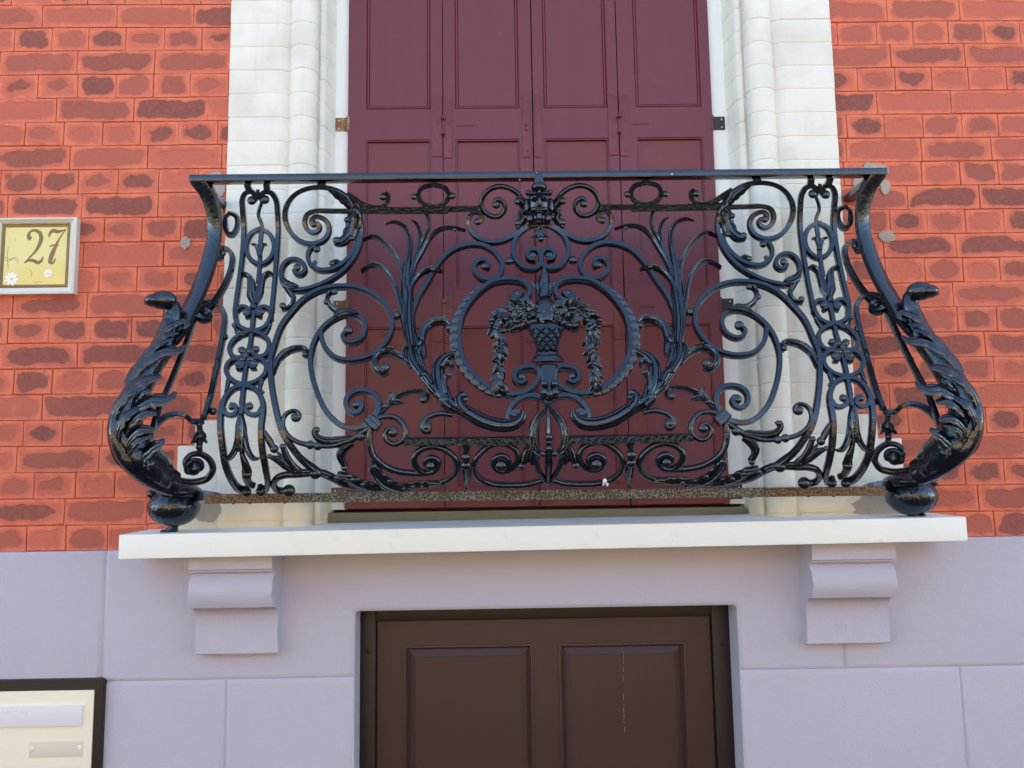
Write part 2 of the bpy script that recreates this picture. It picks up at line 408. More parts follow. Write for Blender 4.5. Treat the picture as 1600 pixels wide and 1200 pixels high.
# upper brickwork above the window, rear block and roof: unseen, height set to block the sun
b = MB(); b.box(-7, 7, .0, .40, 2.6, 8.0); hp(b.build('upper_wall', JOINT, smooth=0))
b = MB(); b.box(-7, 7, .42, 8, GZ, 8.1); hp(b.build('rear_sun_block', JOINT, smooth=0))
b = MB(); b.add([(-7.2, -.3, 8.0), (7.2, -.3, 8.0), (7.2, 8.3, 8.0), (-7.2, 8.3, 8.0), (-7.2, 4, 9.6), (7.2, 4, 9.6)], [(0, 1, 5, 4), (2, 3, 4, 5), (1, 2, 5), (3, 0, 4), (3, 2, 1, 0)])
hp(b.build('roof', m_paint('roof_tiles', (.12, .06, .05)), smooth=0))
# ---- white brick window surround: face, roll moulding, splayed reveal, one mesh per side, cut by the course joints
def surround(name, sgn, seed):
    rnd = random.Random(seed); C0 = .115
    mx = lambda x: x if sgn < 0 else 2*C0-x
    prof_ = [(-.849, .03), (-.849, -.009), (-.846, -.012), (-.692, -.012), (-.684, -.0115), (-.677, -.0075), (-.669, -.002), (-.664, .0005)]
    for i in range(13):
        a = math.pi*(.87-1.17*i/12); prof_.append((-.6185+.0455*math.cos(a), .021-.0455*math.sin(a)))
    prof_ += [(-.5735, .052), (-.567, .055), (-.561, .058), (-.557, .064), (-.541, .152), (-.541, .20)]
    n = len(prof_); nrm = []
    for i in range(n):
        p, q = prof_[max(0, i-1)], prof_[min(n-1, i+1)]; t = (q[0]-p[0], q[1]-p[1]); l = math.hypot(*t); nrm.append((t[1]/l, -t[0]/l))
    vs = []; fs = []
    rows = []
    z_end, z_beg = 2.35, -.10
    k = -3
    while True:
        za, zb = ZC+k*ZP+.004, ZC+(k+1)*ZP+.004
        if za > z_end: break
        dx = [rnd.uniform(-.0008, .0008) for _ in range(2)]
        za = max(za, z_beg); 
        if zb > za+.01:
            for z, ins in ((za+.0006, .0019), (za+.0022, .0003), (za+.005, 0), (zb-.005, 0), (zb-.0022, .0003), (zb-.0006, .0019)):
                rows.append([(mx(p[0]-q[0]*(ins+dx[0])), p[1]-q[1]*(ins+dx[1]), z+(rnd.uniform(-.0009, .0009) if ins > .001 else 0)) for p, q in zip(prof_, nrm)])
        k += 1
    for r_ in rows: vs += r_
    for i in range(len(rows)-1):
        for j in range(n-1): fs.append((i*n+j, i*n+j+1, (i+1)*n+j+1, (i+1)*n+j))
    mb = MB(); mb.add(vs, fs)
    # stepped foot of the surround, painted over the brick
    for (xa, xb, zt) in ((-.975, -.922, .149), (-.924, -.845, .2245)) if sgn < 0 else ((1.074, 1.145, .2165), (1.143, 1.217, .1415)):
        mb.cbox(xa, xb, -.006+.0012*(zt < .2), .01, -.099, zt, .004)
    o = hp(mb.build(name, WHITE, smooth=40)); return o
surround('window_surround', -1, 11); surround('window_surround', 1, 12)
b = MB(); b.cbox(-.85, 1.08, -.012, .25, 2.35, 2.6, .004); hp(b.build('lintel', WHITE))
# grey mortar repairs where the railing is let into the wall, and worn paint at the foot
def blob(mb, cx, cz, rx, rz, seed, y=-.004, n=54, th=.0005, rough=.17):
    ph = random.Random(seed); o = [ph.uniform(0, 9) for _ in range(2)]
    rim = []
    for i in range(n):
        a = 2*math.pi*i/n; r_ = 1+rough*1.6*noise.noise(V((math.cos(a)*1.6+o[0], math.sin(a)*1.6+o[1], 0)))+.12*noise.noise(V((math.cos(a)*6+o[0], math.sin(a)*6, 3)))
        rim.append((cx+rx*r_*math.cos(a), cz+rz*r_*math.sin(a)))
    vs = [(x, y, z) for x, z in rim]+[(cx+(x-cx)*.86, y-th, cz+(z-cz)*.86) for x, z in rim]+[(cx, y-th*1.1, cz)]
    fs = [(i, (i+1) % n, n+(i+1) % n, n+i) for i in range(n)]+[(n+i, n+(i+1) % n, 2*n) for i in range(n)]
    mb.add(vs, fs)
for i, (cx, cz, rx, rz) in enumerate([(-.893, .957, .038, .050), (-.880, .86, .022, .045), (-.972, .778, .016, .020), (1.19, .985, .045, .030), (1.152, .945, .03, .05), (1.222, .935, .016, .026), (1.216, .775, .026, .019)]):
    b = MB(); blob(b, cx, cz, rx, rz, 30+i); hp(b.build('mortar_repair', CEM, smooth=60))
for i, (cx, cz, rx, rz) in enumerate([(-.877, -.045, .045, .035), (1.13, -.062, .085, .034), (1.25, -.04, .04, .03)]):
    b = MB(); blob(b, cx, cz, rx, rz, 50+i, y=-.0115 if cx > 0 or i == 0 else -.003); hp(b.build('bare_mortar', CEM, smooth=60))
# ---- lavender base: big rendered blocks with V joints, the cellar doorway cut through
def prism(mb, poly, y_front, y_back, ch):
    n = len(poly); A = sum(poly[i][0]*poly[(i+1) % n][1]-poly[(i+1) % n][0]*poly[i][1] for i in range(n))
    if A < 0: poly = poly[::-1]
    def off(d):
        out = []
        for i in range(n):
            p0, p1, p2 = V(poly[i-1]), V(poly[i]), V(poly[(i+1) % n]); e1 = (p1-p0).normalized(); e2 = (p2-p1).normalized()
            n1 = V((-e1.y, e1.x)); n2 = V((-e2.y, e2.x)); q = n1+n2; q = q/max(.2, q.dot(n1)) if q.length > 1e-6 else n1
            out.append(p1+q*d)
        return out
    r0_, r1, r2 = off(0), off(ch*.45), off(ch)
    rings = [[(p.x, y_back, p.y) for p in r0_], [(p.x, y_front+ch*.45, p.y) for p in r0_], [(p.x, y_front+ch*.08, p.y) for p in r1], [(p.x, y_front, p.y) for p in r2]]
    vs = sum(rings, []); fs = []
    for k in range(3):
        for i in range(n): fs.append((k*n+i, k*n+(i+1) % n, (k+1)*n+(i+1) % n, (k+1)*n+i))
    fs.append([3*n+i for i in range(n)])
    mb.add(vs, fs)
DX0, DX1, DZ = -.436, .686, -.343                                # doorway
r_ = .014
def arc(cx, cz, a0, a1, n=6): return [(cx+r_*math.cos(a0+(a1-a0)*i/n), cz+r_*math.sin(a0+(a1-a0)*i/n)) for i in range(n+1)]
J1 = -.53
b = MB(); YF = -.025
prism(b, [(-7, J1), (-1.168, J1), (-1.168, PL), (-7, PL)], YF, .10, .014)
prism(b, [(-1.168, J1), (DX0, J1)]+arc(DX0+r_, DZ-r_, math.pi, math.pi/2)+arc(DX1-r_, DZ-r_, math.pi/2, 0)+[(DX1, J1), (.996, J1), (.996, PL), (-1.168, PL)], YF, .13, .014)
prism(b, [(.996, J1), (7, J1), (7, PL), (.996, PL)], YF, .10, .014)
z = J1; k = 0
while z > GZ+.01:
    z2 = max(z-.36, GZ+.0); s_ = [-7, -1.5, -.806, DX0] if k % 2 == 0 else [-7, -1.168, DX0]
    t_ = [DX1, 1.332, 2.05, 7] if k % 2 == 0 else [DX1, .996, 1.7, 7]
    for q in (s_, t_):
        for i in range(len(q)-1): prism(b, [(q[i], z2), (q[i+1], z2), (q[i+1], z), (q[i], z)], YF, .13, .014)
    z = z2; k += 1
hp(b.build('base_wall', LAV, smooth=50))
b = MB(); b.box(-7, DX0-.001, .02, .41, GZ, PL-.012); b.box(DX1+.001, 7, .02, .41, GZ, PL-.012); b.box(DX0-.001, DX1+.001, .11, .41, DZ+.001, PL-.012); hp(b.build('inner_wall', LAV, smooth=0))
# ---- balcony slab and its two moulded corbels
b = MB(); x0, x1 = -1.0545, 1.2905
def slabz(x): return .0058*(x-.115)
b.cbox(x0, x1, -.20, .19, -.1635, -.097, .004)
b.v = [(x, y-(.0 if y > -.1 else 0), z+slabz(x)+(.011 if y > .1 and z > -.12 else 0)) for x, y, z in b.v]
slab = hp(b.build('balcony_slab', SLABM))
def corbel(xa, xb):
    P = [(-.142, -.15), (-.142, -.207), (-.131, -.2095), (-.131, -.2145)]
    for i in range(9):
        a = math.pi*(.62-.98*i/8); P.append((-.082-.056*math.cos(a-math.pi*.13) if False else -.088-.050*math.sin(math.pi*(.12+.62*i/8))-.004*(1-i/8), -.2165-.098*i/8))
    P += [(-.096, -.319), (-.086, -.324), (-.078, -.332), (-.072, -.345), (-.068, -.365), (-.066, -.39), (-.066, -.449), (-.063, -.452)]
    n = len(P); m_ = 9; vs = []; fs = []
    for i in range(m_):
        t = i/(m_-1); x = xa+(xb-xa)*t
        for j, (y, z) in enumerate(P): vs.append((x+(.0015*math.sin(j*2.1+xa*9) if i in (0, m_-1) else 0), y+.0012*noise.noise(V((x*14, z*30, 1))), z+.0010*noise.noise(V((x*20, z*9, 4)))))
    for i in range(m_-1):
        for j in range(n-1): fs.append((i*n+j, i*n+j+1, (i+1)*n+j+1, (i+1)*n+j))
    for i, x in ((0, xa), (m_-1, xb)):
        o = len(vs); vs += [(x, -.02, P[0][1]), (x, -.02, P[-1][1])]; fs.append([i*n+j for j in range(n)]+[o+1, o])
    o = len(vs); vs += [(xa, -.02, P[-1][1]), (xb, -.02, P[-1][1])]; fs.append(((n-1), (m_-1)*n+n-1, o+1, o))
    b = MB(); b.add(vs, fs); return hp(b.build('corbel', LAV, smooth=38))
corbel(-.883, -.649); corbel(.874, 1.113)
# ---- window: white frame, mossy sill board and four folding shutters
b = MB()
for x0, x1 in ((-.56, -.4985), (.7225, .79)): b = MB(); b.cbox(x0, x1, .149, .22, -.052, 2.36, .002); hp(b.build('window_frame', FRAMEW))
b = MB(); b.cbox(-.551, .768, .118, .22, -.095, -.0605, .004); hp(b.build('threshold', WOODM))
def leaf_panel(mb, x0, x1, zs, px0, px1, panels, y, th=.03):
    """panelled leaf: zs total (z0, z1); each panel (za, zb, kind)"""
    xs = [x0, px0, px1, x1]; cuts = [zs[0]]
    for a, b_, k in panels: cuts += [a, b_]
    cuts.append(zs[1]); edge = .002
    vs = []; fs = []
    def quad(p): o = len(vs); vs.extend(p); fs.append(tuple(range(o, o+len(p))))
    def ring(o_, i_, yo, yi):
        (a, c, b_, d_), (e, g_, f_, h_) = o_, i_
        A = [(a, yo, b_), (c, yo, b_), (c, yo, d_), (a, yo, d_)]; B = [(e, yi, f_), (g_, yi, f_), (g_, yi, h_), (e, yi, h_)]
        for i in range(4): quad([A[i], A[(i+1) % 4], B[(i+1) % 4], B[i]])
    for i in range(3):
        for j in range(len(cuts)-1):
            a, c, b_, d_ = xs[i], xs[i+1], cuts[j], cuts[j+1]
            if i == 1 and j % 2 == 1:
                kind = panels[(j-1)//2][2]
                R0 = (a, c, b_, d_)
                if kind == 'bead':
                    steps = [(0, 0), (.0015, .004), (.005, .0015), (.009, .002), (.0105, .006), (.012, .004)]
                elif kind == 'deep':
                    steps = [(0, 0), (.0015, .003), (.005, .003), (.0065, .013), (.010, .014)]
                else:
                    steps = [(0, 0), (.001, -.003), (.006, -.004), (.009, .001), (.0095, .009), (.012, .010), (.034, .001), (.0345, -.0005)]
                for (i0, y0), (i1, y1) in zip(steps[:-1], steps[1:]):
                    ring((a+i0, c-i0, b_+i0, d_-i0), (a+i1, c-i1, b_+i1, d_-i1), y+y0, y+y1)
                i1, y1 = steps[-1]; quad([(a+i1, y+y1, b_+i1), (c-i1, y+y1, b_+i1), (c-i1, y+y1, d_-i1), (a+i1, y+y1, d_-i1)])
            else: quad([(a, y, b_), (c, y, b_), (c, y, d_), (a, y, d_)])
    for p in ([(x0, y, zs[0]), (x0, y, zs[1]), (x0, y+th, zs[1]), (x0, y+th, zs[0])], [(x1, y, zs[0]), (x1, y, zs[1]), (x1, y+th, zs[1]), (x1, y+th, zs[0])],
              [(x0, y, zs[0]), (x1, y, zs[0]), (x1, y+th, zs[0]), (x0, y+th, zs[0])], [(x0, y, zs[1]), (x1, y, zs[1]), (x1, y+th, zs[1]), (x0, y+th, zs[1])]): quad(p)
    mb.add(vs, fs)
def weld(o):
    bm = bmesh.new(); bm.from_mesh(o.data); bmesh.ops.remove_doubles(bm, verts=bm.verts, dist=.00005)
    for f in bm.faces:
        if f.normal.y > .2: f.normal_flip()
    bm.to_mesh(o.data); bm.free(); o.data.set_sharp_from_angle(angle=R(25))
LEAVES = [(-.499, -.1835, -.439, -.223), (-.181, .1165, -.141, .074), (.1205, .4055, .156, .371), (.4085, .722, .465, .687)]
HINGE = SHUT; RUSTY = m_paint('rusty_hinge', (.33, .17, .09), .4, 200, .5, .7, dirt=(.62, .55, .45), dthr=(.5, .6)); STEEL = m_paint('dark_hinge_steel', (.03, .03, .032), .2, 200, .2, .35); SCREW = mat('screw', (.55, .56, .56), .35, .5, metal=.6)
shut = []
for i, (x0, x1, p0, p1) in enumerate(LEAVES):
    b = MB(); yy = .140+(.0012 if i in (1, 2) else 0)
    leaf_panel(b, x0, x1, (-.049, 2.34), p0, p1, [(.014, .533, 'deep'), (.654, 1.167, 'deep'), (1.273, 2.26, 'bead')], yy)
    o = b.build('shutter', SHUT, smooth=25); weld(o); hp(o); shut.append(o)
b = MB(); b.box(-.495, .718, .175, .18, -.045, 2.33); hp(b.build('shutter_backing', DARKF, smooth=0))
def sub(o, par):                                                 # sub-part of a part that already sits in place
    o.parent = par
    return o
def plate(par, x0, x1, z0, z1, y, m, screws, name='hinge_plate', th=.0035, sm=None, sr=.0032):
    b = MB(); b.cbox(x0, x1, y-th, y+.001, z0, z1, .0007)
    b.m = 1
    for (sx, sz) in screws: b.ell((sx, y-th, sz), (sr, .0014, sr), 10, 6)
    return sub(b.build(name, [m, sm or m]), par)
for zc in (1.21, .585, -.02):
    h_ = .108 if zc > 0 else .024
    for i, (la, lb) in enumerate(((0, 1), (1, 2), (2, 3))):
        xf = (LEAVES[la][1]+LEAVES[lb][0])/2
        sz = [zc+h_*q for q in (-.8, -.4, .1, .5, .8)]
        if i == 1:
            plate(shut[1], xf-.036, xf-.010, zc-h_, zc+h_, .1412, HINGE, [(xf-.023+.004*(-1)**n, q) for n, q in enumerate(sz)])
            b = MB()
            for dz in (-.012, .004): b.ell((xf-.022, .1385, zc+dz), (.0075, .004, .006), 12, 8)
            sub(b.build('bolt', HINGE), shut[1])
            plate(shut[2], xf+.006, xf+.030, zc-h_, zc+h_, .1412, HINGE, [(xf+.017+.004*(-1)**n, q) for n, q in enumerate(sz)])
            continue
        plate(shut[la], xf-.036, xf-.004, zc-h_+.004, zc+h_, .1400 if la == 0 else .1412, HINGE, [(xf-.02+.005*(-1)**n, q) for n, q in enumerate(sz)])
        plate(shut[lb], xf+.002, xf+.031, zc-h_, zc+h_-.003, .1400 if lb == 3 else .1412, HINGE, [(xf+.017+.005*(-1)**n, q) for n, q in enumerate(sz)])
        if zc > 0:
            b = MB(); kn = []
            for n in range(9):
                a = 2*math.pi*n/8; kn.append(V((xf+.001, .1335, zc-.026+.052*n/8)))
            sweep(b, kn, [.0085]*9, [.0085]*9, 'round', [V((0, -1, 0))]*9)
            b.ell((xf+.001, .129, zc+.028), (.0075, .0065, .0075), 12, 8); b.ell((xf+.001, .129, zc-.027), (.006, .006, .006), 12, 8)
            sub(b.build('hinge_pin', RUSTY if zc < 1 and i == 0 else HINGE), shut[la])
            # hook outlines left by old fittings under the paint
            b = MB(); b.cbox(xf+.045, xf+.10, .1372+.0012*(lb != 3), .1405+.0012*(lb != 3), zc+.003, zc+.012, .001); sub(b.build('latch_plate', HINGE), shut[lb])
    for (x0, x1, m_, par, sm) in ((-.542, -.497, RUSTY, shut[0], SCREW), (.7205, .7655, STEEL if zc > .3 or True else RUSTY, shut[3], SCREW)):
        zz = zc+.006+(.008 if x0 < 0 else 0)
        left = x0 < 0
        xs = x0+.012 if left else x1-.011
        plate(par, x0, x1, zz-.022, zz+.024, .1487, m_, [(xs, zz+.014), (xs, zz-.013)], 'hinge', .003, sm)
        xk = -.4985 if left else .7215; b = MB(); kn = [V((xk, .136, zz-.024+.05*n/6)) for n in range(7)]
        sweep(b, kn, [.011]*7, [.011]*7, 'round', [V((0, -1, 0))]*7); sub(b.build('hinge_knuckle', m_ if left else HINGE), par)
# ---- cellar door
b = MB(); yd = .075
for (x0, x1, z0, z1) in ((-.4355, -.389, GZ, DZ-.001), (.633, .6855, GZ, DZ-.001), (-.389, .633, -.387, DZ-.001)): b.cbox(x0, x1, yd, yd+.06, z0, z1, .003)
dfr = hp(b.build('door_frame', DARKF))
def door_leaf():
    bb = MB(); vs = []
    # two raised panels side by side: left half and right half share the muntin
    leaf_panel(bb, -.387, .1255, (GZ+.02, -.390), -.305, .086, [(-1.35, -.4635, 'raised')], .095)
    leaf_panel(bb, .1255, .631, (GZ+.02, -.390), .165, .553, [(-1.35, -.4650, 'raised')], .095)
    return bb
o = door_leaf().build('cellar_door', DOORM, smooth=25); weld(o); hp(o); door = o
b = MB(); rr = random.Random(4); z = -.49; x = .363
while z > -.72:
    l = rr.uniform(.004, .018); x += rr.uniform(-.0012, .0012)
    if rr.random() < .8: b.cbox(x-.0003-.0003*rr.random(), x+.0003+.0003*rr.random(), .0938, .0958, z-l, z, .0001)
    z -= l+rr.uniform(.001, .010)
sub(b.build('paint_crack', mat('bare_crack', (.34, .27, .25), .8)), door)
b = MB(); b.ell((-.4125, .075, -.475), (.006, .004, .006), 12, 8); b.ell((.6600, .075, -.472), (.006, .004, .006), 12, 8); sub(b.build('frame_screw', DARKF), dfr)
# ================================================================== number plaque and letter box
YP = -.022
plq = tag(empty('house_number_plaque', (-1.43, 0, .74)), 'square yellow tile with brown number 27 and white daisies in a grey frame', 'house number')
def tp(o, root): o.parent = root; o.matrix_parent_inverse = Matrix.Translation(-root.location); return o
TILE = m_paint('yellow_glaze', (.82, .70, .28), .03, 60, .05, .18, .5); BROWN = m_paint('brown_glaze', (.30, .17, .055), .25, 90, .05, .25); GFR = m_paint('grey_plaster_frame', (.70, .68, .62), .05, 50, .25, .6)
PX0, PX1, PZ0, PZ1 = -1.556, -1.300, .617, .857
b = MB(); ob = []
def frame4(mb, o_, i_, yo, yi, yb):
    a, c, b_, d_ = o_; e, g_, f_, h_ = i_
    A = [(a, b_), (c, b_), (c, d_), (a, d_)]; B = [(e, f_), (g_, f_), (g_, h_), (e, h_)]
    vs = [(x, yb, z) for x, z in A]+[(x, yo, z) for x, z in A]+[(x, yo-.002, z) for x, z in [((p[0]*.7+q[0]*.3), (p[1]*.7+q[1]*.3)) for p, q in zip(A, B)]]+[(x, yi, z) for x, z in B]+[(x, yb, z) for x, z in B]
    fs = []
    for k in range(4):
        for i in range(4): fs.append((k*4+i, k*4+(i+1) % 4, (k+1)*4+(i+1) % 4, (k+1)*4+i))
    mb.add(vs, fs)
frame4(b, (PX0, PX1, PZ0, PZ1), (PX0+.022, PX1-.0225, PZ0+.021, PZ1-.0155), -.024, -.016, .0); tp(b.build('frame', GFR), plq)
b = MB(); b.cbox(PX0+.018, PX1-.018, -.012, 0, PZ0+.017, PZ1-.012, .001); tp(b.build('tile', TILE), plq)
b = MB(); q = (PX0+.023, PX1-.0235, PZ0+.022, PZ1-.0165)
frame4(b, q, (q[0]+.010, q[1]-.010, q[2]+.010, q[3]-.010), -.0122, -.0126, -.011); tp(b.build('border', BROWN), plq)
def strokes(mb, k, pts, w, Y, th=.0012, step=1.2, off=0):
    P = px(k, pts); Q, ts = catmull(P, step); W = [at(x, y, Y) for x, y in Q]
    sweep(mb, W, [tabv(w, t_) for t_ in ts], [th]*len(W), 'round', [V((0, -1, 0))]*len(W))
YT = -.0128
for pts_ in (([(318, 492), (300, 470), (298, 440), (322, 408), (368, 400), (412, 425), (428, 478), (410, 545), (365, 620), (300, 690), (252, 738)], [.010, .011, .008, .006, .007, .0095, .0105, .0095, .006, .004, .003]), ([(252, 738), (300, 712), (350, 715), (395, 735), (432, 712), (447, 672)], [.003, .0065, .0085, .0085, .007, .003])), \
            (([(507, 470), (522, 425), (550, 402), (600, 412), (650, 402), (688, 388)], [.003, .007, .0095, .0095, .005, .0025]), ([(688, 388), (655, 430), (610, 500), (575, 570), (545, 640), (525, 700), (520, 730), (545, 742), (580, 690)], [.0025, .003, .0045, .009, .012, .0115, .009, .006, .003]), ([(512, 565), (535, 560), (560, 552), (585, 560), (608, 548)], [.003, .004, .004, .004, .003])):
    b = MB()
    for p_, w_ in pts_: strokes(b, 'n', p_, [q_*1.22 for q_ in w_], YT)
    tp(b.build('numeral', BROWN), plq)
PET = m_paint('white_glaze', (.88, .87, .80), .02, 60, .05, .2); STEM = mat('green_glaze', (.16, .30, .12), .3)
for (cx, cz, rad, seed) in ((120, 905, .0215, 1), (500, 850, .0145, 2), (150, 490, .004, 3)):
    c = at(*px('n', [(cx, cz)])[0], YT); b = MB(); rr = random.Random(seed)
    for i in range(9):
        a = 2*math.pi*i/9+rr.uniform(-.1, .1); M_ = Matrix.Rotation(-a, 3, 'Y')
        b.ell(c+V((math.cos(a)*rad*.58, 0, math.sin(a)*rad*.58)), (rad*.46, .0009, rad*.27), 10, 6, M_)
    b.m = 1; b.ell(c+V((0, -.0006, 0)), (rad*.24, .0012, rad*.2), 10, 6); tp(b.build('daisy', [PET, TILE]), plq)
b = MB()
for p_ in ([(85, 800), (78, 720), (75, 640), (85, 570)], [(10, 690), (60, 680), (110, 700), (160, 680), (200, 715)], [(40, 700), (90, 720), (150, 690), (190, 750)], [(340, 925), (360, 945), (400, 935), (440, 945)], [(310, 800), (330, 850), (325, 880)]):
    b = MB(); strokes(b, 'n', p_, [.001, .0016, .001], YT); tp(b.build('stem', STEM), plq)
lb = tag(empty('letter_box', (-1.5, 0, -.8)), 'cream metal letter box in a dark frame with blank white name strip', 'letter box')
b = MB(); rr_ = .012
LX0, LX1, LZ0, LZ1 = -1.66, -1.149, -.98, -.517
def rrect(x0, x1, z0, z1, r, n=5):
    out = []
    for cx, cz, a0 in ((x1-r, z1-r, 0), (x0+r, z1-r, 90), (x0+r, z0+r, 180), (x1-r, z0+r, 270)):
        for i in range(n+1): a = R(a0+90*i/n); out.append((cx+r*math.cos(a), cz+r*math.sin(a)))
    return out
prism(b, rrect(LX0, LX1, LZ0, LZ1, .012), -.040, -.02, .003); tp(b.build('frame', DARKF), lb)
CREAM = m_paint('cream_enamel', (.86, .80, .66), .03, 60, .04, .35)
b = MB(); prism(b, rrect(LX0+.03, LX1-.026, LZ0+.03, LZ1-.031, .003), -.045, -.035, .0015); tp(b.build('door', CREAM), lb)
b = MB(); b.box(LX1-.0225, LX1-.0205, -.0405, -.0385, LZ0+.02, LZ1-.02); tp(b.build('edge_line', mat('black_line', (.006, .006, .008), .5), smooth=0), lb)
b = MB(); b.cbox(-1.62, -1.203, -.0525, -.044, -.644, -.588, .002); st = tp(b.build('name_strip', m_paint('white_plastic', (.74, .73, .78), .02, 60, .03, .35)), lb)
b = MB()
for p_ in ([(0, 1114), (4, 1112), (8, 1116)], [(10, 1116), (12, 1111), (14, 1116)], [(18, 1117), (19, 1111)], [(22, 1112), (28, 1111), (26, 1117)], [(31, 1117), (33, 1111), (37, 1113), (33, 1115)], [(39, 1112), (42, 1116), (38, 1119)]):
    strokes(b, 'p', p_, [.0006, .001, .0006], -.0527, .0006, .8)
tp(b.build('faded_writing', mat('faded_ink', (.5, .42, .46), .7)), lb)
b = MB(); b.cbox(-1.349, -1.199, -.0468, -.044, -.729, -.686, .001); np_ = tp(b.build('name_plate', m_paint('beige_plate', (.74, .66, .55), .05, 60, .05, .4)), lb)
for x_ in (-1.342, -1.208):
    b = MB(); b.ell((x_, -.047, -.705), (.0065, .002, .008), 12, 8); tp(b.build('screw', mat('pale_screw', (.8, .76, .72), .35)), lb)
# ================================================================== the wrought and cast iron balcony railing
rail = tag(empty('balcony_railing', (XC, 0, -.097)), 'glossy black bellied wrought iron balcony railing with scrolls and a central flower basket', 'balcony railing')
def rp(mb, name, m=IRON, par=None, smooth=40):
    o = mb.build(name, m, smooth=smooth)
    if par: o.parent = par; return o
    o.parent = rail; o.matrix_parent_inverse = Matrix.Translation(-rail.location); return o
# ---- top rail with its returns to the wall, bottom rail
b = MB(); yt = -.238
b.cbox(-.881, 1.122, yt, yt+.034, .8885, .9085, .0025)
b.cbox(-.881, -.849, yt+.034, .01, .8885, .9085, .0025); b.cbox(1.090, 1.122, yt+.034, .01, .8885, .9085, .0025)
rp(b, 'top_rail')
b = MB(); b.cbox(-.815, 1.060, -.222, -.196, -.0255, .0005, .002)
b.v = [(x, y, z-.0028*(x-.12)) for x, y, z in b.v]
rp(b, 'bottom_rail', RUST)
b = MB()
for x in (-.74, -.695, -.60, -.42, .02, .28, .46, .69, .85, .92): b.ell((x, -.208, -.0225-.0028*(x-.12)), (.007, .007, .006), 10, 6)
rp(b, 'rivet')
# ---- list of traced pieces: (part, key, width px, thickness px, section, points, bulbs, options)
LB = []
def it(name, k, pts, w=6.6, t=8.5, sec='bar', bl=(), **o): LB.append((name, k, pts, w, t, sec, bl, o))
# vertical border strip beside each end
it('border_bar', 'a', [(1010, 268), (1035, 240), (1010, 202), (972, 208), (950, 250), (953, 330), (960, 430), (950, 600), (930, 760), (913, 880), (907, 960), (926, 1025), (968, 1052), (1012, 1060)], bl=[(1010, 248, 7.5)])
it('border_bar', 'a', [(1090, 262), (1066, 240), (1085, 204), (1128, 207), (1160, 252), (1170, 330), (1174, 450), (1165, 600), (1152, 760), (1140, 880), (1128, 970), (1098, 1030), (1050, 1056), (1012, 1060)], bl=[(1092, 243, 7.5)])
it('lug', 'a', [(978, 148), (985, 175), (1000, 205)], 8, 9); it('lug', 'a', [(1100, 148), (1102, 175), (1105, 205)], 8, 9)
it('volute', 'a', [(913, 985), (910, 945), (935, 913), (970, 912), (995, 935), (990, 962), (970, 965)], [6.5, 6.5, 6], bl=[(975, 948, 6)])
it('volute', 'a', [(1130, 985), (1130, 945), (1105, 915), (1070, 912), (1048, 935), (1052, 960), (1070, 965)], [6.5, 6.5, 6], bl=[(1068, 948, 6)])
it('border_scroll', 's', [(300, 545), (205, 575), (130, 635), (103, 700), (128, 768), (180, 785), (225, 768), (240, 730), (215, 705), (190, 718)], bl=[(208, 724, 5.5)])
it('border_scroll', 's', [(300, 545), (385, 575), (445, 625), (455, 690), (425, 755), (375, 775), (325, 760), (305, 725), (325, 700), (350, 708)], bl=[(340, 716, 5.5)])
it('border_scroll', 's', [(230, 1025), (160, 1005), (100, 960), (72, 895), (92, 830), (145, 800), (200, 805), (225, 840), (205, 875), (170, 870)], bl=[(183, 848, 6.5)])
it('border_scroll', 's', [(230, 1025), (330, 1000), (400, 950), (430, 890), (420, 830), (375, 795), (320, 795), (290, 830), (305, 868), (340, 862)], bl=[(322, 845, 6.5)])
it('border_bar', 'b', [(985, 905), (960, 925), (925, 912), (880, 850), (845, 760), (825, 640), (812, 500), (818, 400), (840, 325), (890, 265), (962, 240)], [6, 7, 7.5, 8, 8, 7.5, 7, 6.6], bl=[(975, 915, 8)])
it('border_bar', 'b', [(1055, 905), (1090, 925), (1110, 890), (1095, 780), (1072, 640), (1068, 500), (1080, 400), (1075, 335), (1035, 270), (962, 240)], [6, 7, 7.5, 8, 8, 7.5, 7, 6.6], bl=[(1065, 912, 8)])
it('volute', 'b', [(830, 385), (845, 420), (885, 430), (915, 405), (905, 370), (875, 365)], bl=[(885, 382, 5.5)])
it('volute', 'b', [(1072, 385), (1050, 420), (1010, 428), (975, 405), (982, 372), (1010, 362)], bl=[(1000, 380, 5.5)])
it('border_stem', 'a', [(1048, 185), (1052, 225), (1072, 260), (1058, 305), (1052, 345), (1072, 400), (1074, 420)], 5.2, 6, 'round')
it('border_ring', 'a', [(1062, 425), (1122, 460), (1150, 535), (1125, 610), (1062, 645), (1000, 610), (975, 535), (1002, 460)], 6.4, 8, close=True)
it('border_stem', 'a', [(1072, 440), (1066, 490), (1062, 560), (1060, 640), (1056, 700), (1050, 760)], 7, 7, 'round')
it('bud', 'a', [(1062, 600), (1055, 560), (1035, 530), (1012, 528)], [6, 7, 5, 2], 6, 'leaf', off=.006)
it('bud', 'a', [(1062, 600), (1072, 560), (1085, 530), (1108, 528)], [6, 7, 5, 2], 6, 'leaf', off=.006)
it('tulip', 'a', [(1028, 895), (1012, 840), (1010, 775), (995, 725), (965, 708), (945, 715)], [9, 14, 12, 8, 6, 3], 10, 'leaf', off=.006)
it('tulip', 'a', [(1030, 895), (1055, 840), (1070, 775), (1090, 720), (1120, 702), (1142, 712)], [9, 14, 11, 8, 6, 3], 10, 'leaf', off=.006)
it('knob', 'a', [(1024, 892), (1020, 925)], [6, 11, 6], 10, 'round', off=.004)
it('border_stem', 's', [(322, 345), (310, 450), (300, 545), (288, 640), (262, 760), (250, 840), (232, 960), (220, 1080), (205, 1200)], 6.6, 7, 'bar', off=-.003)
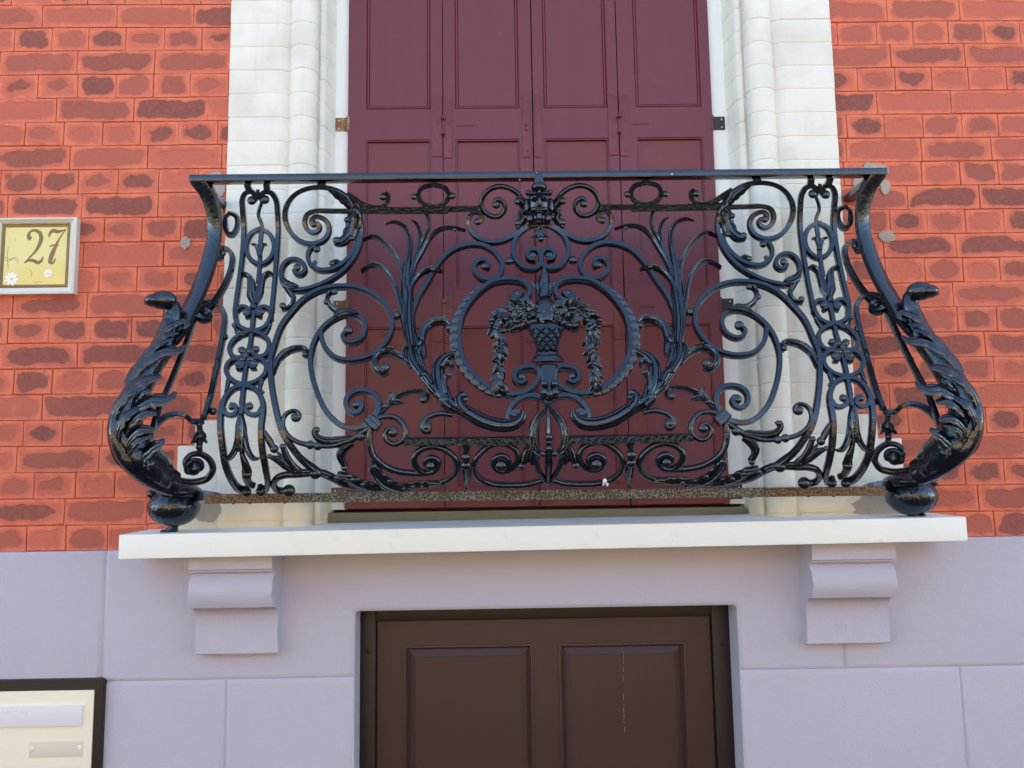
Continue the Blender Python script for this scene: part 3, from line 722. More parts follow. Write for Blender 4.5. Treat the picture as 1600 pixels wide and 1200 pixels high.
it('rosette', 's', [(236, 775), (275, 775)], [8, 12, 8], 8, 'round', off=.006, bl=[(255, 775, 4.5)])
it('leaf', 's', [(300, 548), (215, 585), (170, 560), (155, 520), (140, 500)], [3, 7, 6, 4, 5], 6, 'leaf', bl=[(140, 500, 3.4)])
it('leaf', 's', [(330, 545), (410, 580), (440, 545), (465, 505)], [3, 7, 6, 4], 6, 'leaf', bl=[(472, 500, 3)])
it('leaf', 's', [(190, 1020), (105, 975), (80, 1050), (60, 1100)], [3, 8, 6, 2], 6, 'leaf'); it('leaf', 's', [(300, 1015), (385, 985), (375, 1060), (400, 1100)], [3, 8, 6, 3], 6, 'leaf', bl=[(402, 1102, 3)])
it('border_stem', 'b', [(962, 245), (955, 310), (945, 420)], 6.4, 7)
it('bell_flower', 'b', [(942, 425), (935, 500), (930, 580), (905, 660), (870, 705), (842, 712)], [7, 11, 11, 9, 8, 4], 9, 'leaf', off=.006)
it('bell_flower', 'b', [(944, 425), (955, 500), (965, 580), (985, 650), (1020, 705), (1055, 708)], [7, 11, 11, 9, 8, 4], 9, 'leaf', off=.006)
it('bell_flower', 'b', [(943, 430), (945, 520), (940, 660)], [6, 13, 14, 12], 11, 'leaf', off=.010)
it('spear', 'b', [(945, 640), (950, 690), (965, 740), (978, 790), (980, 805)], [7, 7, 10, 13, 9], 9, 'round')
it('spear', 'b', [(978, 800), (978, 845), (995, 880), (1025, 895)], [14, 12, 10, 8], 10, 'round', bl=[(978, 805, 8)])
# upper corner scrolls
it('side_scroll', 'c', [(1600, 400), (1200, 402), (800, 402), (560, 400), (420, 400), (345, 425), (315, 490), (335, 555), (385, 585), (435, 568), (450, 530), (425, 505)], [7.5, 7.5, 6.8, 6.5, 6, 6], 8.5, bl=[(400, 512, 6)])
it('top_bar', 'p', [(560, 327), (600, 328), (650, 328), (700, 327), (748, 326)], 8, 9)
it('side_scroll', 'c', [(385, 520), (378, 480), (405, 452), (455, 455), (515, 495), (533, 560), (505, 630), (440, 672), (365, 683), (270, 655), (185, 575), (140, 470), (152, 360), (215, 268), (310, 212), (430, 190), (560, 205), (670, 262), (750, 345), (800, 430), (826, 540), (812, 680), (760, 800), (675, 905), (560, 990), (445, 1048), (340, 1080), (250, 1092), (175, 1068), (122, 1010), (108, 935), (132, 862), (190, 822), (255, 825), (308, 865), (318, 915), (285, 950), (240, 945), (222, 912)], 6.6, bl=[(248, 900, 6.5)])
it('lug', 'c', [(465, 150), (468, 185)], [12, 9], 8)
it('side_scroll', 'c', [(418, 712), (372, 722), (345, 780), (360, 850), (420, 905), (515, 915), (620, 880), (710, 805), (770, 715), (790, 630)], [5.5, 6, 6, 6.5, 7, 6.5, 6], 8, bl=[(425, 735, 6)])
it('leaf', 'c', [(650, 860), (600, 838), (570, 850), (556, 870)], [5, 9, 8, 6], 8, 'leaf', bl=[(560, 862, 5)]); it('leaf', 'c', [(430, 900), (400, 880), (392, 860)], [5, 8, 7], 8, 'leaf', bl=[(408, 858, 4)])
it('acanthus_leaf', 'c', [(770, 390), (770, 470), (740, 560), (690, 640), (630, 680), (590, 665)], [11, 20, 20, 15, 12, 9], 14, 'horn', off=.010, scal=.22, nsc=5, bl=[(607, 668, 6)])
it('acanthus_leaf', 'c', [(760, 420), (720, 470), (700, 480)], [10, 10, 8], 9, 'leaf', off=.010, bl=[(698, 474, 4.5)]); it('acanthus_leaf', 'c', [(780, 560), (760, 620), (745, 655)], [9, 11, 9], 9, 'leaf', off=.010, bl=[(745, 650, 5)])
it('acanthus_leaf', 'c', [(520, 195), (600, 240), (680, 300), (735, 370)], [4, 12, 14, 8], 10, 'horn', off=.006, scal=.2, nsc=4)
it('node', 'c', [(752, 385), (790, 425)], [8, 14, 8], 12, 'round', off=.010)
it('tendril', 'c', [(690, 250), (770, 298), (850, 345), (940, 365), (1020, 350), (1060, 310), (1062, 260), (1035, 240)], [7, 7.5, 6.5, 6, 6, 5.5, 5], 7.5, bl=[(1018, 265, 6.5)])
it('tendril', 'd', [(125, 40), (160, 100), (190, 150), (215, 190), (200, 245), (155, 280), (110, 285)], [5, 9, 8, 8, 6, 5, 5], 8, 'leaf', bl=[(120, 268, 5.5)])
it('leaf', 'd', [(110, 20), (150, 70), (205, 95), (262, 100)], [6, 12, 13, 5], 10, 'horn', off=.005, scal=.2, nsc=4)
it('top_ring', 'p', [(677, 289), (696, 295), (701, 306), (694, 318), (677, 323), (660, 318), (653, 306), (658, 295)], 6.5, 8.5, close=True, bl=[(646.5, 306.5, 5.5), (706.5, 305.5, 5.5)])
it('lug', 'p', [(677, 284), (677, 290)], [8, 7], 7)
# big middle scrolls
it('side_scroll', 'e', [(410, 850), (330, 785), (245, 690), (172, 590), (130, 520), (85, 390), (48, 220), (22, 60), (12, -60), (12, -180), (45, -300), (105, -470), (190, -590), (320, -725), (465, -800), (620, -828), (780, -818), (920, -763), (1028, -675), (1088, -570), (1102, -480), (1078, -390), (1020, -297), (930, -222), (810, -178), (690, -170), (585, -197), (510, -265), (468, -360), (458, -430)], [8, 8, 8, 7.4, 7, 6.8, 6.6, 6.6], bl=[])
it('side_scroll', 'd', [(675, 500), (655, 530), (690, 580), (760, 585), (835, 535), (860, 455), (835, 385), (768, 345), (685, 338), (605, 362), (510, 425), (435, 515), (385, 630), (368, 760), (388, 905), (432, 1050), (490, 1180), (560, 1270), (660, 1345), (760, 1362), (850, 1340), (912, 1300)], [6, 6.4, 6.6, 6.8, 7, 7.5, 8], bl=[(705, 490, 8)])
it('tendril', 'd', [(720, 340), (640, 325), (575, 290), (528, 238), (522, 180), (550, 142), (585, 138)], [7, 11, 9, 7, 6, 5, 4], 9, 'leaf', off=.004, bl=[(588, 152, 5.5), (515, 245, 5)])
it('leaf', 'd', [(590, 375), (640, 335), (710, 325), (800, 345)], [6, 12, 11, 4], 10, 'horn', off=.006, scal=.25, nsc=4)
it('branch', 'd', [(30, 860), (70, 745), (140, 672), (220, 638), (290, 632), (328, 655), (322, 705)], [5, 9, 10, 9, 8, 7, 5], 10, 'leaf', scal=.15, nsc=5, bl=[(318, 705, 5)])
it('ball', 'd', [(1115, 350), (1165, 350)], [6, 10, 6], 10, 'round', bl=[(1140, 350, 5.8)])
it('tendril', 'e', [(205, 330), (215, 370), (250, 370), (268, 330), (235, 292), (175, 300), (130, 345), (118, 420), (150, 500), (220, 562), (300, 594), (420, 610), (520, 615), (600, 605), (660, 582), (730, 560), (800, 510), (865, 465), (905, 430)], [5, 6, 6, 6.5, 7, 7, 7.5, 8, 9, 9, 9], 9, 'round', bl=[(228, 352, 6.5), (365, 600, 7), (435, 610, 7), (810, 522, 8)])
it('leaf', 'e', [(440, 460), (410, 455), (400, 490), (430, 540), (510, 572), (610, 570), (700, 550), (770, 545)], [5, 7, 8, 10, 13, 14, 10, 5], 11, 'horn', bl=[(425, 465, 5)])
it('leaf', 'e', [(740, 590), (670, 635), (636, 695), (650, 765), (680, 815)], [10, 14, 13, 9, 8], 11, 'horn', bl=[(672, 805, 5.5)])
it('volute', 'e', [(940, 365), (1030, 342), (1125, 350), (1196, 415), (1218, 500), (1190, 565), (1115, 598), (1055, 570), (1032, 515), (1055, 462), (1105, 450), (1135, 480)], [8, 8, 8, 7.5, 7, 7], 9, 'round', bl=[(1103, 490, 8)])
it('volute', 'e', [(940, 350), (978, 270), (975, 195), (930, 135), (850, 105), (770, 115), (705, 158), (685, 222), (708, 285), (755, 308), (808, 288), (830, 242), (808, 208), (772, 215)], [7.5, 7.5, 7.2, 7, 6.6], 9, bl=[(782, 240, 7)])
it('collar', 'e', [(890, 358), (938, 405), (985, 440)], [15, 17, 15], 12, 'bar', off=.010); it('collar', 'e', [(905, 350), (952, 395), (1000, 430)], [5, 6, 5], 5, 'bar', off=.014)
it('branch', 'e', [(950, 335), (1030, 262), (1110, 180), (1200, 132), (1300, 112), (1385, 118), (1420, 165), (1395, 205)], [9, 10, 10, 7, 6, 6, 6, 5], 9, 'leaf', bl=[(1378, 195, 6.5), (1050, 252, 6)])
it('leaf', 'e', [(1065, 240), (1110, 180), (1090, 150), (1075, 140)], [7, 12, 8, 3], 9, 'leaf', off=.006); it('leaf', 'e', [(1085, 235), (1140, 215), (1190, 225), (1198, 235)], [6, 10, 7, 2], 8, 'leaf', off=.005)
it('lower_scroll', 'e', [(905, 440), (892, 530), (905, 640), (955, 745), (1045, 822), (1150, 862), (1290, 878), (1420, 875)], [8, 8.5, 9, 8.5, 8], 10, 'round')
it('lower_scroll', 'e', [(1440, 815), (1400, 795), (1400, 750), (1440, 722), (1492, 738), (1515, 790), (1490, 850), (1420, 876), (1345, 855), (1295, 785), (1300, 705), (1355, 648), (1445, 622), (1550, 640), (1640, 705), (1682, 800), (1650, 900), (1560, 955), (1450, 978), (1300, 1000), (1150, 1015)], [7, 7.5, 8, 8, 8, 7], 10, 'round', bl=[(1440, 785, 8.5)])
it('lower_scroll', 'h', [(570, 770), (600, 745), (590, 700), (545, 680), (505, 700), (490, 750), (512, 790), (560, 803), (625, 780), (665, 720), (655, 650), (595, 605), (500, 600), (420, 645), (368, 720), (362, 800), (410, 865), (500, 897), (620, 903), (750, 893), (850, 865)], [6.5, 7, 7.5, 7.5, 7.5, 7.5], 10, 'round', bl=[(545, 742, 10)])
it('spindle', 'h', [(305, 590), (303, 615), (302, 655)], [28, 22, 12, 8], 20, 'round', off=-.006); it('spindle', 'h', [(302, 660), (302, 705), (302, 765)], [9, 9, 9], 9, 'round', bl=[(301, 684, 8), (301, 740, 8)])
it('spindle', 'h', [(300, 755), (308, 830), (305, 880), (303, 925)], [11, 13, 9, 2], 9, 'leaf')
it('twisted_bar', 'p', [(632, 690.5), (700, 690), (760, 689.5), (826, 688.5)], 11.5, 16, 'bar', off=.010)
it('bracket', 'e', [(1640, 330), (1560, 315), (1490, 322), (1415, 352), (1372, 410), (1380, 465), (1420, 480), (1435, 450)], [8, 8, 8, 9, 9, 8], 10, 'round', bl=[(1405, 440, 8.5)])
# palm fronds
it('frond', 'd', [(1268, 640), (1240, 530), (1215, 420), (1188, 310), (1165, 210), (1140, 110), (1095, 10), (1040, -55), (965, -105), (890, -100), (815, -45)], [10, 11, 10, 9, 8, 8, 8, 8, 7, 6, 1.5], 9, 'leaf')
it('frond', 'd', [(1275, 640), (1250, 480), (1222, 300), (1215, 120), (1200, -20), (1170, -120), (1100, -225), (1015, -312), (920, -352), (835, -318)], [10, 12, 12, 10, 8.5, 8, 7.5, 7, 6, 1.5], 9, 'leaf', off=.003)
it('frond', 'd', [(1282, 640), (1262, 420), (1235, 200), (1225, 20), (1245, -150), (1260, -260), (1248, -370), (1195, -445), (1115, -475), (1042, -455)], [10, 12, 14, 12, 9, 8, 7.5, 7, 6, 1.5], 10, 'leaf', off=.006)
it('frond', 'd', [(1290, 640), (1275, 420), (1255, 200), (1270, 0), (1320, -190), (1345, -300), (1345, -400), (1310, -470), (1270, -492)], [9, 11, 12, 10, 8, 7, 6, 5, 1.5], 9, 'leaf', off=.003)
it('frond', 'd', [(1310, -180), (1355, -290), (1400, -380), (1425, -440), (1415, -520), (1375, -580)], [6, 7, 6.5, 6, 6, 3], 8, 'leaf', off=.002)
it('frond', 'f', [(-96, 860), (-60, 700), (-5, 590), (60, 480), (130, 432), (220, 425), (300, 442)], [7, 8, 8, 8, 7.5, 6, 4], 9, 'leaf', off=.004, bl=[(225, 440, 3.5)])
it('frond', 'f', [(-92, 900), (-60, 800), (0, 735), (60, 712), (140, 728)], [6, 8, 8, 8, 1.5], 9, 'leaf', off=.008, bl=[(72, 722, 4)])
it('palm_stem', 'd', [(1262, 160), (1255, 330), (1262, 480), (1285, 640)], [8, 13, 13, 10], 11, 'horn', off=.009)
it('inner_scroll', 'f', [(-40, 1270), (-72, 1100), (-70, 1020), (-30, 900), (30, 800), (95, 690), (185, 588), (300, 538), (420, 540), (508, 595), (555, 680), (530, 752), (450, 778), (382, 745), (358, 692), (385, 650), (430, 640), (458, 668), (450, 700)], [7, 7, 7, 6.8, 6.6, 6.4], 9, bl=[(432, 690, 6.5)])
it('acanthus_branch', 'u', [(640, 620), (625, 520), (635, 420), (690, 345), (770, 312), (840, 325), (872, 365), (860, 395)], [13, 13, 12, 11, 10, 8, 6], 11, 'leaf', off=.003, scal=.12, nsc=6, bl=[(860, 388, 5.5)])
it('acanthus_branch', 'u', [(535, 690), (480, 630), (420, 592), (345, 572), (275, 590), (238, 645), (250, 715), (305, 750), (345, 730)], [6, 9, 10, 10, 10, 10, 9, 8], 11, 'leaf', off=.002, bl=[(330, 718, 7.5)])
it('leaf', 'u', [(495, 640), (488, 580), (505, 535)], [8, 9, 5], 9, 'leaf', off=.004); it('leaf', 'u', [(400, 560), (350, 552), (330, 575)], [5, 5, 2], 8, 'leaf', off=.004)
it('horn_stem', 'u', [(1480, 1085), (1462, 1140), (1400, 1185), (1290, 1195), (1150, 1160), (1020, 1090), (900, 1020), (800, 950), (700, 850), (620, 740), (560, 620), (545, 540)], [9, 14, 18, 19, 20, 20, 19, 16, 13, 14, 14, 10], [10, 14, 16, 16, 15, 14], 'horn', off=.008)
it('curl', 'h', [(880, 312), (830, 272), (750, 252), (665, 278), (605, 350), (590, 415), (620, 448), (668, 435), (690, 400), (670, 368), (635, 368), (618, 392)], [7.5, 7.5, 7.5, 7, 7, 6.5], 9, bl=[(643, 392, 5.5)])
it('acanthus_leaf', 'u', [(850, 1000), (790, 880), (768, 770), (780, 690), (830, 635), (900, 600), (905, 575)], [16, 20, 17, 14, 12, 8, 5], 13, 'horn', off=.010, scal=.1, nsc=4, bl=[(900, 588, 4.5)])
it('acanthus_leaf', 'u', [(830, 940), (815, 860), (835, 800), (872, 790)], [10, 11, 8, 6], 10, 'leaf', off=.012, bl=[(868, 795, 4)]); it('acanthus_leaf', 'u', [(800, 720), (845, 690), (885, 705), (885, 735)], [8, 9, 8, 4], 9, 'leaf', off=.013)
it('acanthus_leaf', 'u', [(740, 770), (735, 710), (755, 665), (775, 650)], [6, 7, 5, 2], 8, 'leaf', off=.004)
it('acanthus_leaf', 'u', [(1010, 1085), (955, 1020), (950, 970), (985, 945), (1010, 960)], [14, 17, 13, 9, 5], 13, 'horn', off=.012, bl=[(992, 958, 5), (1003, 995, 4)])
it('acanthus_leaf', 'u', [(880, 1060), (815, 1010), (795, 1000)], [12, 14, 10], 12, 'horn', off=.014, bl=[(812, 1000, 7)]); it('acanthus_leaf', 'u', [(720, 860), (680, 800), (650, 775), (640, 800)], [11, 12, 10, 6], 10, 'horn', off=.012, bl=[(645, 790, 5)])
it('acanthus_leaf', 'u', [(640, 790), (570, 690), (545, 610), (545, 545)], [10, 12, 10, 6], 9, 'horn', off=.016); it('acanthus_leaf', 'u', [(660, 760), (620, 680), (590, 590)], [8, 11, 6], 9, 'leaf', off=.012)
it('leaf', 'u', [(610, 540), (635, 500), (610, 470)], [5, 6, 3], 8, 'leaf', off=.008); it('leaf', 'u', [(690, 940), (650, 900)], [6, 9, 5], 9, 'leaf', off=.006)
# top centre
it('top_scroll', 'f', [(690, 225), (660, 190), (605, 155), (525, 142), (448, 178), (408, 248), (422, 305), (475, 345), (535, 345), (572, 300), (562, 250), (522, 230), (495, 250)], [7.5, 7.5, 7.5, 7, 7], 9, 'round', bl=[(512, 260, 7)])
it('top_scroll', 'f', [(375, 385), (405, 378), (412, 345), (385, 322), (345, 328), (318, 372), (332, 435), (390, 492), (480, 518), (570, 505), (650, 462), (700, 425)], [6.5, 6.5, 6.6, 6.6], 9, bl=[(385, 380, 6)])
it('centre_ring', 'f', [(785, 640), (740, 632), (728, 595), (762, 568), (805, 582), (828, 630), (815, 680), (770, 700), (705, 692), (650, 642), (628, 565), (660, 475), (740, 415), (838, 398)], [6.5, 6.8, 7, 7, 7], 9.5, bl=[(766, 615, 6.5)])
it('ball', 'f', [(575, 655), (632, 650)], [5, 9, 5], 9, 'round', bl=[(603, 652, 6.8)])
it('mask_scroll', 'f', [(655, 215), (690, 245), (715, 290), (690, 330), (700, 370), (670, 400), (665, 430)], [10, 14, 14, 10, 13, 11, 6], 13, 'horn', off=.010, bl=[(660, 238, 6), (668, 392, 6.5)])
# lyre at the bottom of the middle
it('lyre', 'h', [(882, 312), (828, 375), (780, 450), (762, 540), (772, 610), (805, 655), (845, 662)], [7, 9, 12, 13, 12, 9, 5], 11, 'leaf', off=.004, bl=[(838, 660, 5)])
it('lyre', 'h', [(765, 610), (782, 700), (805, 790), (845, 855), (875, 885)], [8, 9, 8, 8, 6], 10, 'round')
it('leaf', 'h', [(775, 590), (735, 650), (715, 710), (690, 742)], [8, 14, 12, 6], 11, 'horn', off=.004, bl=[(690, 740, 6)]); it('leaf', 'h', [(770, 630), (750, 690), (765, 740)], [9, 15, 6], 10, 'horn', off=.003)
# foliage along the bottom
it('bottom_branch', 'e', [(180, 1040), (130, 1045), (70, 1035), (38, 985), (70, 925), (150, 895), (260, 890), (370, 880)], [6, 9, 9, 9, 10, 10, 9], 11, 'round', bl=[(172, 1010, 10)])
it('bottom_branch', 'e', [(370, 865), (470, 880), (570, 925), (680, 985), (800, 1010), (950, 1020), (1100, 1015)], [10, 12, 12, 11, 9, 7], 11, 'horn', bl=[(410, 850, 10), (250, 830, 7)])
it('bottom_leaf', 'e', [(980, 1010), (880, 985), (800, 960), (730, 920), (660, 890), (605, 880)], [11, 18, 17, 14, 10, 6], 12, 'horn', off=.006, scal=.35, nsc=5, bl=[(607, 880, 5), (745, 895, 4.5), (840, 935, 4.5)])
it('bottom_leaf', 'e', [(1250, 1010), (1120, 985), (1030, 940), (965, 870), (935, 800), (932, 765)], [10, 18, 20, 16, 12, 6], 12, 'horn', off=.007, scal=.3, nsc=5, bl=[(938, 780, 5.5), (1080, 905, 4.5)])
it('bottom_leaf', 'e', [(1100, 1005), (1260, 975), (1400, 968), (1540, 960)], [6, 13, 14, 5], 10, 'horn', off=.005, scal=.45, nsc=5, bl=[(1285, 958, 4)])
it('bottom_leaf', 'b', [(1285, 800), (1230, 760), (1170, 715), (1122, 695)], [7, 13, 11, 5], 10, 'horn', off=.004, bl=[(1125, 690, 4)]); it('bottom_leaf', 'b', [(1310, 790), (1255, 740), (1215, 660), (1205, 620)], [7, 10, 9, 6], 9, 'horn', off=.003, bl=[(1205, 630, 5)])
it('bud', 'b', [(1145, 650), (1120, 600), (1098, 555), (1090, 530)], [8, 10, 7, 3], 9, 'round', bl=[(1150, 645, 7)])
it('bottom_branch', 'b', [(1170, 670), (1230, 730), (1290, 790), (1400, 800)], [4, 6, 7, 7], 8, 'round')
# end panels between the corner posts and the wall
SD = dict(surf='side')
it('side_ring', 'a', [(880, 335), (912, 358), (915, 412), (890, 455), (855, 450), (840, 400), (852, 352)], 5.5, 9, close=True, **SD)
it('end_scroll', 'a', [(840, 600), (800, 590), (800, 555), (840, 545), (882, 580), (882, 650), (848, 750), (790, 850), (735, 925)], 6.4, 9, bl=[(823, 580, 6.5), (882, 685, 5)], **SD)
it('end_bracket', 'a', [(700, 945), (722, 930), (745, 948), (735, 978), (695, 978), (668, 940), (690, 900), (742, 880), (800, 895), (835, 950), (832, 1050), (810, 1180), (775, 1350), (735, 1520), (702, 1620)], 6.8, 9, bl=[(717, 955, 5.5), (838, 1105, 6.2), (768, 1275 + 295, 6.2)], **SD)
it('end_bracket', 'b', [(718, 468), (640, 468), (598, 438), (545, 420), (480, 432), (420, 475), (385, 520)], 6.8, 9, **SD)
it('end_bell', 'b', [(680, 475), (680, 500), (682, 545)], [9, 8, 9], 8, 'round', bl=[(680, 493, 5)], **SD)
it('end_bell', 'b', [(680, 535), (660, 560), (650, 590), (632, 610)], [7, 9, 7, 2], 8, 'leaf', **SD); it('end_bell', 'b', [(680, 535), (703, 560), (712, 590), (735, 612)], [7, 9, 7, 2], 8, 'leaf', **SD)
it('end_bell', 'b', [(681, 530), (680, 590), (680, 640), (682, 680)], [9, 11, 7, 9], 9, 'round', bl=[(680, 568, 8), (680, 632, 5.5)], **SD)
it('end_scroll', 'b', [(660, 790), (690, 770), (685, 735), (640, 725), (600, 755), (605, 800), (650, 805)], [8, 8, 7, 7, 6], 9, 'round', bl=[(643, 768, 11)], surf='side')
it('end_scroll', 'b', [(595, 770), (590, 725), (625, 690), (690, 685), (745, 725), (762, 785), (735, 840), (670, 868), (580, 868), (490, 835), (420, 775), (385, 720)], [7, 8, 9, 9.5, 10, 11], 11, 'round', **SD)
it('end_bar', 'a', [(690, 880), (640, 1010), (590, 1150), (510, 1350), (455, 1475), (400, 1620), (370, 1760), (365, 1850)], 5.6, 9, push=.06, surf='face')
for name, k, pts, w_, t_, sec, bl, o_ in LB:
    for s_ in (1, -1):
        b = MB(); oo = dict(o_); surf = oo.get('surf', 'face'); off = oo.get('off', 0)
        if name == 'lower_scroll': w_ = [q*1.14 for q in w_] if s_ > 0 else w_
        curve(b, k, pts, w_, t_, sec, s=s_, **oo)
        for (x, y, r_) in bl: bulb(b, k, x, y, r_, surf, off if not isinstance(off, list) else 0, s_)
        if name == 'twisted_bar':                                   # rope twist carried as slanting ribs on the front
            for n in range(17):
                xx = 637+n*11.4
                curve(b, 'p', [(xx, 685.4), (xx+3, 689), (xx+8, 694.6)], [1.8, 2.8, 1.8], 3.4, 'round', off=.0118, s=s_, step=2)
        if name == 'rosette':
            for q in range(4):
                a = R(45+90*q); bulb(b, k, 255+46*math.cos(a), 775+50*math.sin(a), 5.5, surf, .002, s_)
        if name in ('acanthus_leaf', 'bottom_leaf', 'leaf') or sec == 'horn': rp(b, name, smooth=50)
        else: rp(b, name)
SPOT = mat('white_dropping', (.8, .8, .76), .6)
for k, x, y, r_ in (('h', 1265, 838, 3.4), ('h', 1282, 862, 2.4), ('h', 1255, 862, 1.6)):
    b = MB(); p, sc = place(k, x, y, 'face', .006); b.ell(p, (r_*sc, r_*sc, r_*sc*1.2), 12, 8); rp(b, 'paint_spot', SPOT)
for X, Y in ((839, 270.5), (812, 281), (1050, 272)):
    b = MB(); p = at(X, Y, -.2385); b.ell(p, (.0020, .0012, .0026 if X > 820 else .0012), 10, 6); rp(b, 'paint_spot', SPOT)
# ---- medallion: a ring with a scalloped outer edge, left and right halves
RING = [(640, 870), (672, 862), (695, 885), (670, 918), (632, 912), (618, 878), (640, 905)]
for s_ in (1, -1):
    b = MB()
    curve(b, 'f', [(690, 870), (668, 905), (632, 905), (622, 880), (625, 905), (655, 932), (705, 922), (740, 885), (740, 835), (690, 792), (600, 778), (490, 795), (385, 868), (310, 965), (268, 1060), (256, 1180), (272, 1305), (325, 1405), (412, 1495), (520, 1562), (640, 1578), (735, 1552), (795, 1492), (808, 1425), (770, 1392), (700, 1395), (645, 1425), (642, 1475), (685, 1500), (722, 1478)], [6, 6.5, 7, 7, 7.2, 7.4, 7.4, 7.4, 7.2, 7, 7, 6.5], 11, s=s_, off=.003)
    bulb(b, 'f', 660, 882, 7, s=s_); bulb(b, 'f', 690, 1462, 6.5, s=s_)
    rp(b, 'medallion')
    b = MB()
    EDGE = [(420, 822), (332, 896), (266, 990), (228, 1088), (219, 1180), (236, 1308), (294, 1420), (382, 1512), (482, 1576), (580, 1594)]
    curve(b, 'f', EDGE, [3, 6, 9, 10.5, 10.5, 10.5, 10.5, 9, 6, 3], 8, 'leaf', s=s_, off=.001)
    Q, ts = catmull(px('f', EDGE), .5); acc = 0; nx = 6.0
    for (x0_, y0_), (x1_, y1_), t_ in zip(Q[:-1], Q[1:], ts):           # one lobe after another along the outer edge
        acc += math.dist((x0_, y0_), (x1_, y1_))
        if acc < nx: continue
        nx += 13.4; k_ = .55+.45*math.sin(math.pi*min(1, max(0, t_))); p = onface(x0_, y0_); q = scl(p); tx, ty = x1_-x0_, y1_-y0_
        nrm = fnormal(p.z); ang = math.atan2(-(ty), tx)
        if s_ < 0: p = mirror(p); ang = math.pi-ang
        b.ell(p+V((0, .001, 0)), (10.5*q*k_+.001, 1.5*q, 6.6*q*k_+.001), 14, 9, Matrix.Rotation(-ang, 3, 'Y'))
    rp(b, 'medallion_edge')
# ---- flower basket on its pedestal
def cpt(x, y, off=0.0, k='v'):                                     # centre-line point; x is px offset from the middle of the panel
    X, Y = px(k, [(835, y)])[0]; p = onface(X, Y); return V((XC+.0045, p.y-off, p.z)), scl(p)
def lathe(prof_px, depth, off, fl=0.0, nfl=0, m=28, k='v'):
    vs = []; fs = []; n = len(prof_px)
    for y, r in prof_px:
        c, sc = cpt(0, y, off, k); rr_ = r/KEYS[k][2]*sc
        for j in range(m):
            a = 2*math.pi*j/m; q = rr_*(1+fl*math.cos(nfl*a)); vs.append((c.x+q*math.sin(a), c.y-q*depth*math.cos(a), c.z))
    for i in range(n-1):
        for j in range(m): fs.append((i*m+j, i*m+(j+1) % m, (i+1)*m+(j+1) % m, (i+1)*m+j))
    fs.append(tuple(range(m))); fs.append(tuple((n-1)*m+j for j in range(m)))
    b = MB(); b.add(vs, fs); return b
BASK = [(640, 215), (665, 222), (690, 212), (730, 190), (790, 160), (850, 135), (905, 122), (938, 120), (945, 135), (965, 140), (985, 142), (990, 160), (1010, 172), (1030, 178), (1042, 192), (1055, 190), (1060, 160), (1064, 100)]
b = lathe(BASK, .45, -.004)
bask = rp(b, 'flower_basket')
def basket_pt(y, a, out=.0028):
    for (y0, r0_), (y1, r1) in zip(BASK[:-1], BASK[1:]):
        if y0 <= y <= y1: r_ = r0_+(r1-r0_)*(y-y0)/(y1-y0); break
    c, sc = cpt(0, y, -.004); q = r_/KEYS['v'][2]*sc+out; return V((c.x+q*math.sin(a), c.y-q*.45*math.cos(a)-out*1.6, c.z)), V((math.sin(a), -math.cos(a), 0)).normalized()
b = MB()
for k in range(-5, 6):
    for dr in (1, -1):
        W = []; N = []
        for i in range(15):
            y = 680+250*i/14; a = R(k*37+18+dr*(i/14-.5)*105)
            if abs(a) > R(84): continue
            p, n_ = basket_pt(y, a); W.append(p); N.append(n_)
        if len(W) > 3: sweep(b, W, [.0030]*len(W), [.0052]*len(W), 'bar', N)
rp(b, 'lattice', DULL, bask)  # duller black than the gloss paint, so the weave reads as dark lines
b = lathe([(330, 26), (338, 60), (360, 85), (400, 108), (440, 122), (480, 128), (520, 126), (560, 118), (600, 90)], .75, .012); rp(b, 'lid', par=bask, smooth=60)
b = MB()                                                          # flame of leaves on the lid
for dx, y0, y1, wd, lean, o_ in ((-2, 310, -10, 19, 0, .02), (-62, 325, 165, 15, -28, .016), (60, 325, 160, 16, 26, .016), (-100, 315, 150, 9, -60, .010), (104, 320, 140, 10, 46, .010), (4, 325, 170, 16, 2, .024), (-30, 320, 90, 9, -22, .012), (34, 318, 80, 9, 26, .012)):
    W = []; N = []; wv = []
    for i in range(9):
        t = i/8; c, sc = cpt(0, y0+(y1-y0)*t, o_); z_ = KEYS['v'][2]
        W.append(V((c.x+(dx*(1-.2*t)+lean*t*t+14*math.sin(t*5+dx))/z_*sc*(.6+.4*t), c.y, c.z))); N.append(V((0, -1, 0))); wv.append(sc*wd*math.sin(math.pi*min(1, .18+.82*t))**.8+.0006)
    sweep(b, W, wv, [q*.7 for q in wv], 'leaf', N)
rp(b, 'flame_finial', par=bask)
b = MB()                                                          # scalloped cloth edge under the flowers
for s_ in (1, -1):
    curve(b, 'v', [(850, 592), (760, 600), (660, 620), (560, 650), (480, 680), (425, 705)], [11, 13, 13, 12, 10, 5], 11, 'leaf', s=s_, off=.014, scal=.35, nsc=5)
rp(b, 'cloth_edge', par=bask)
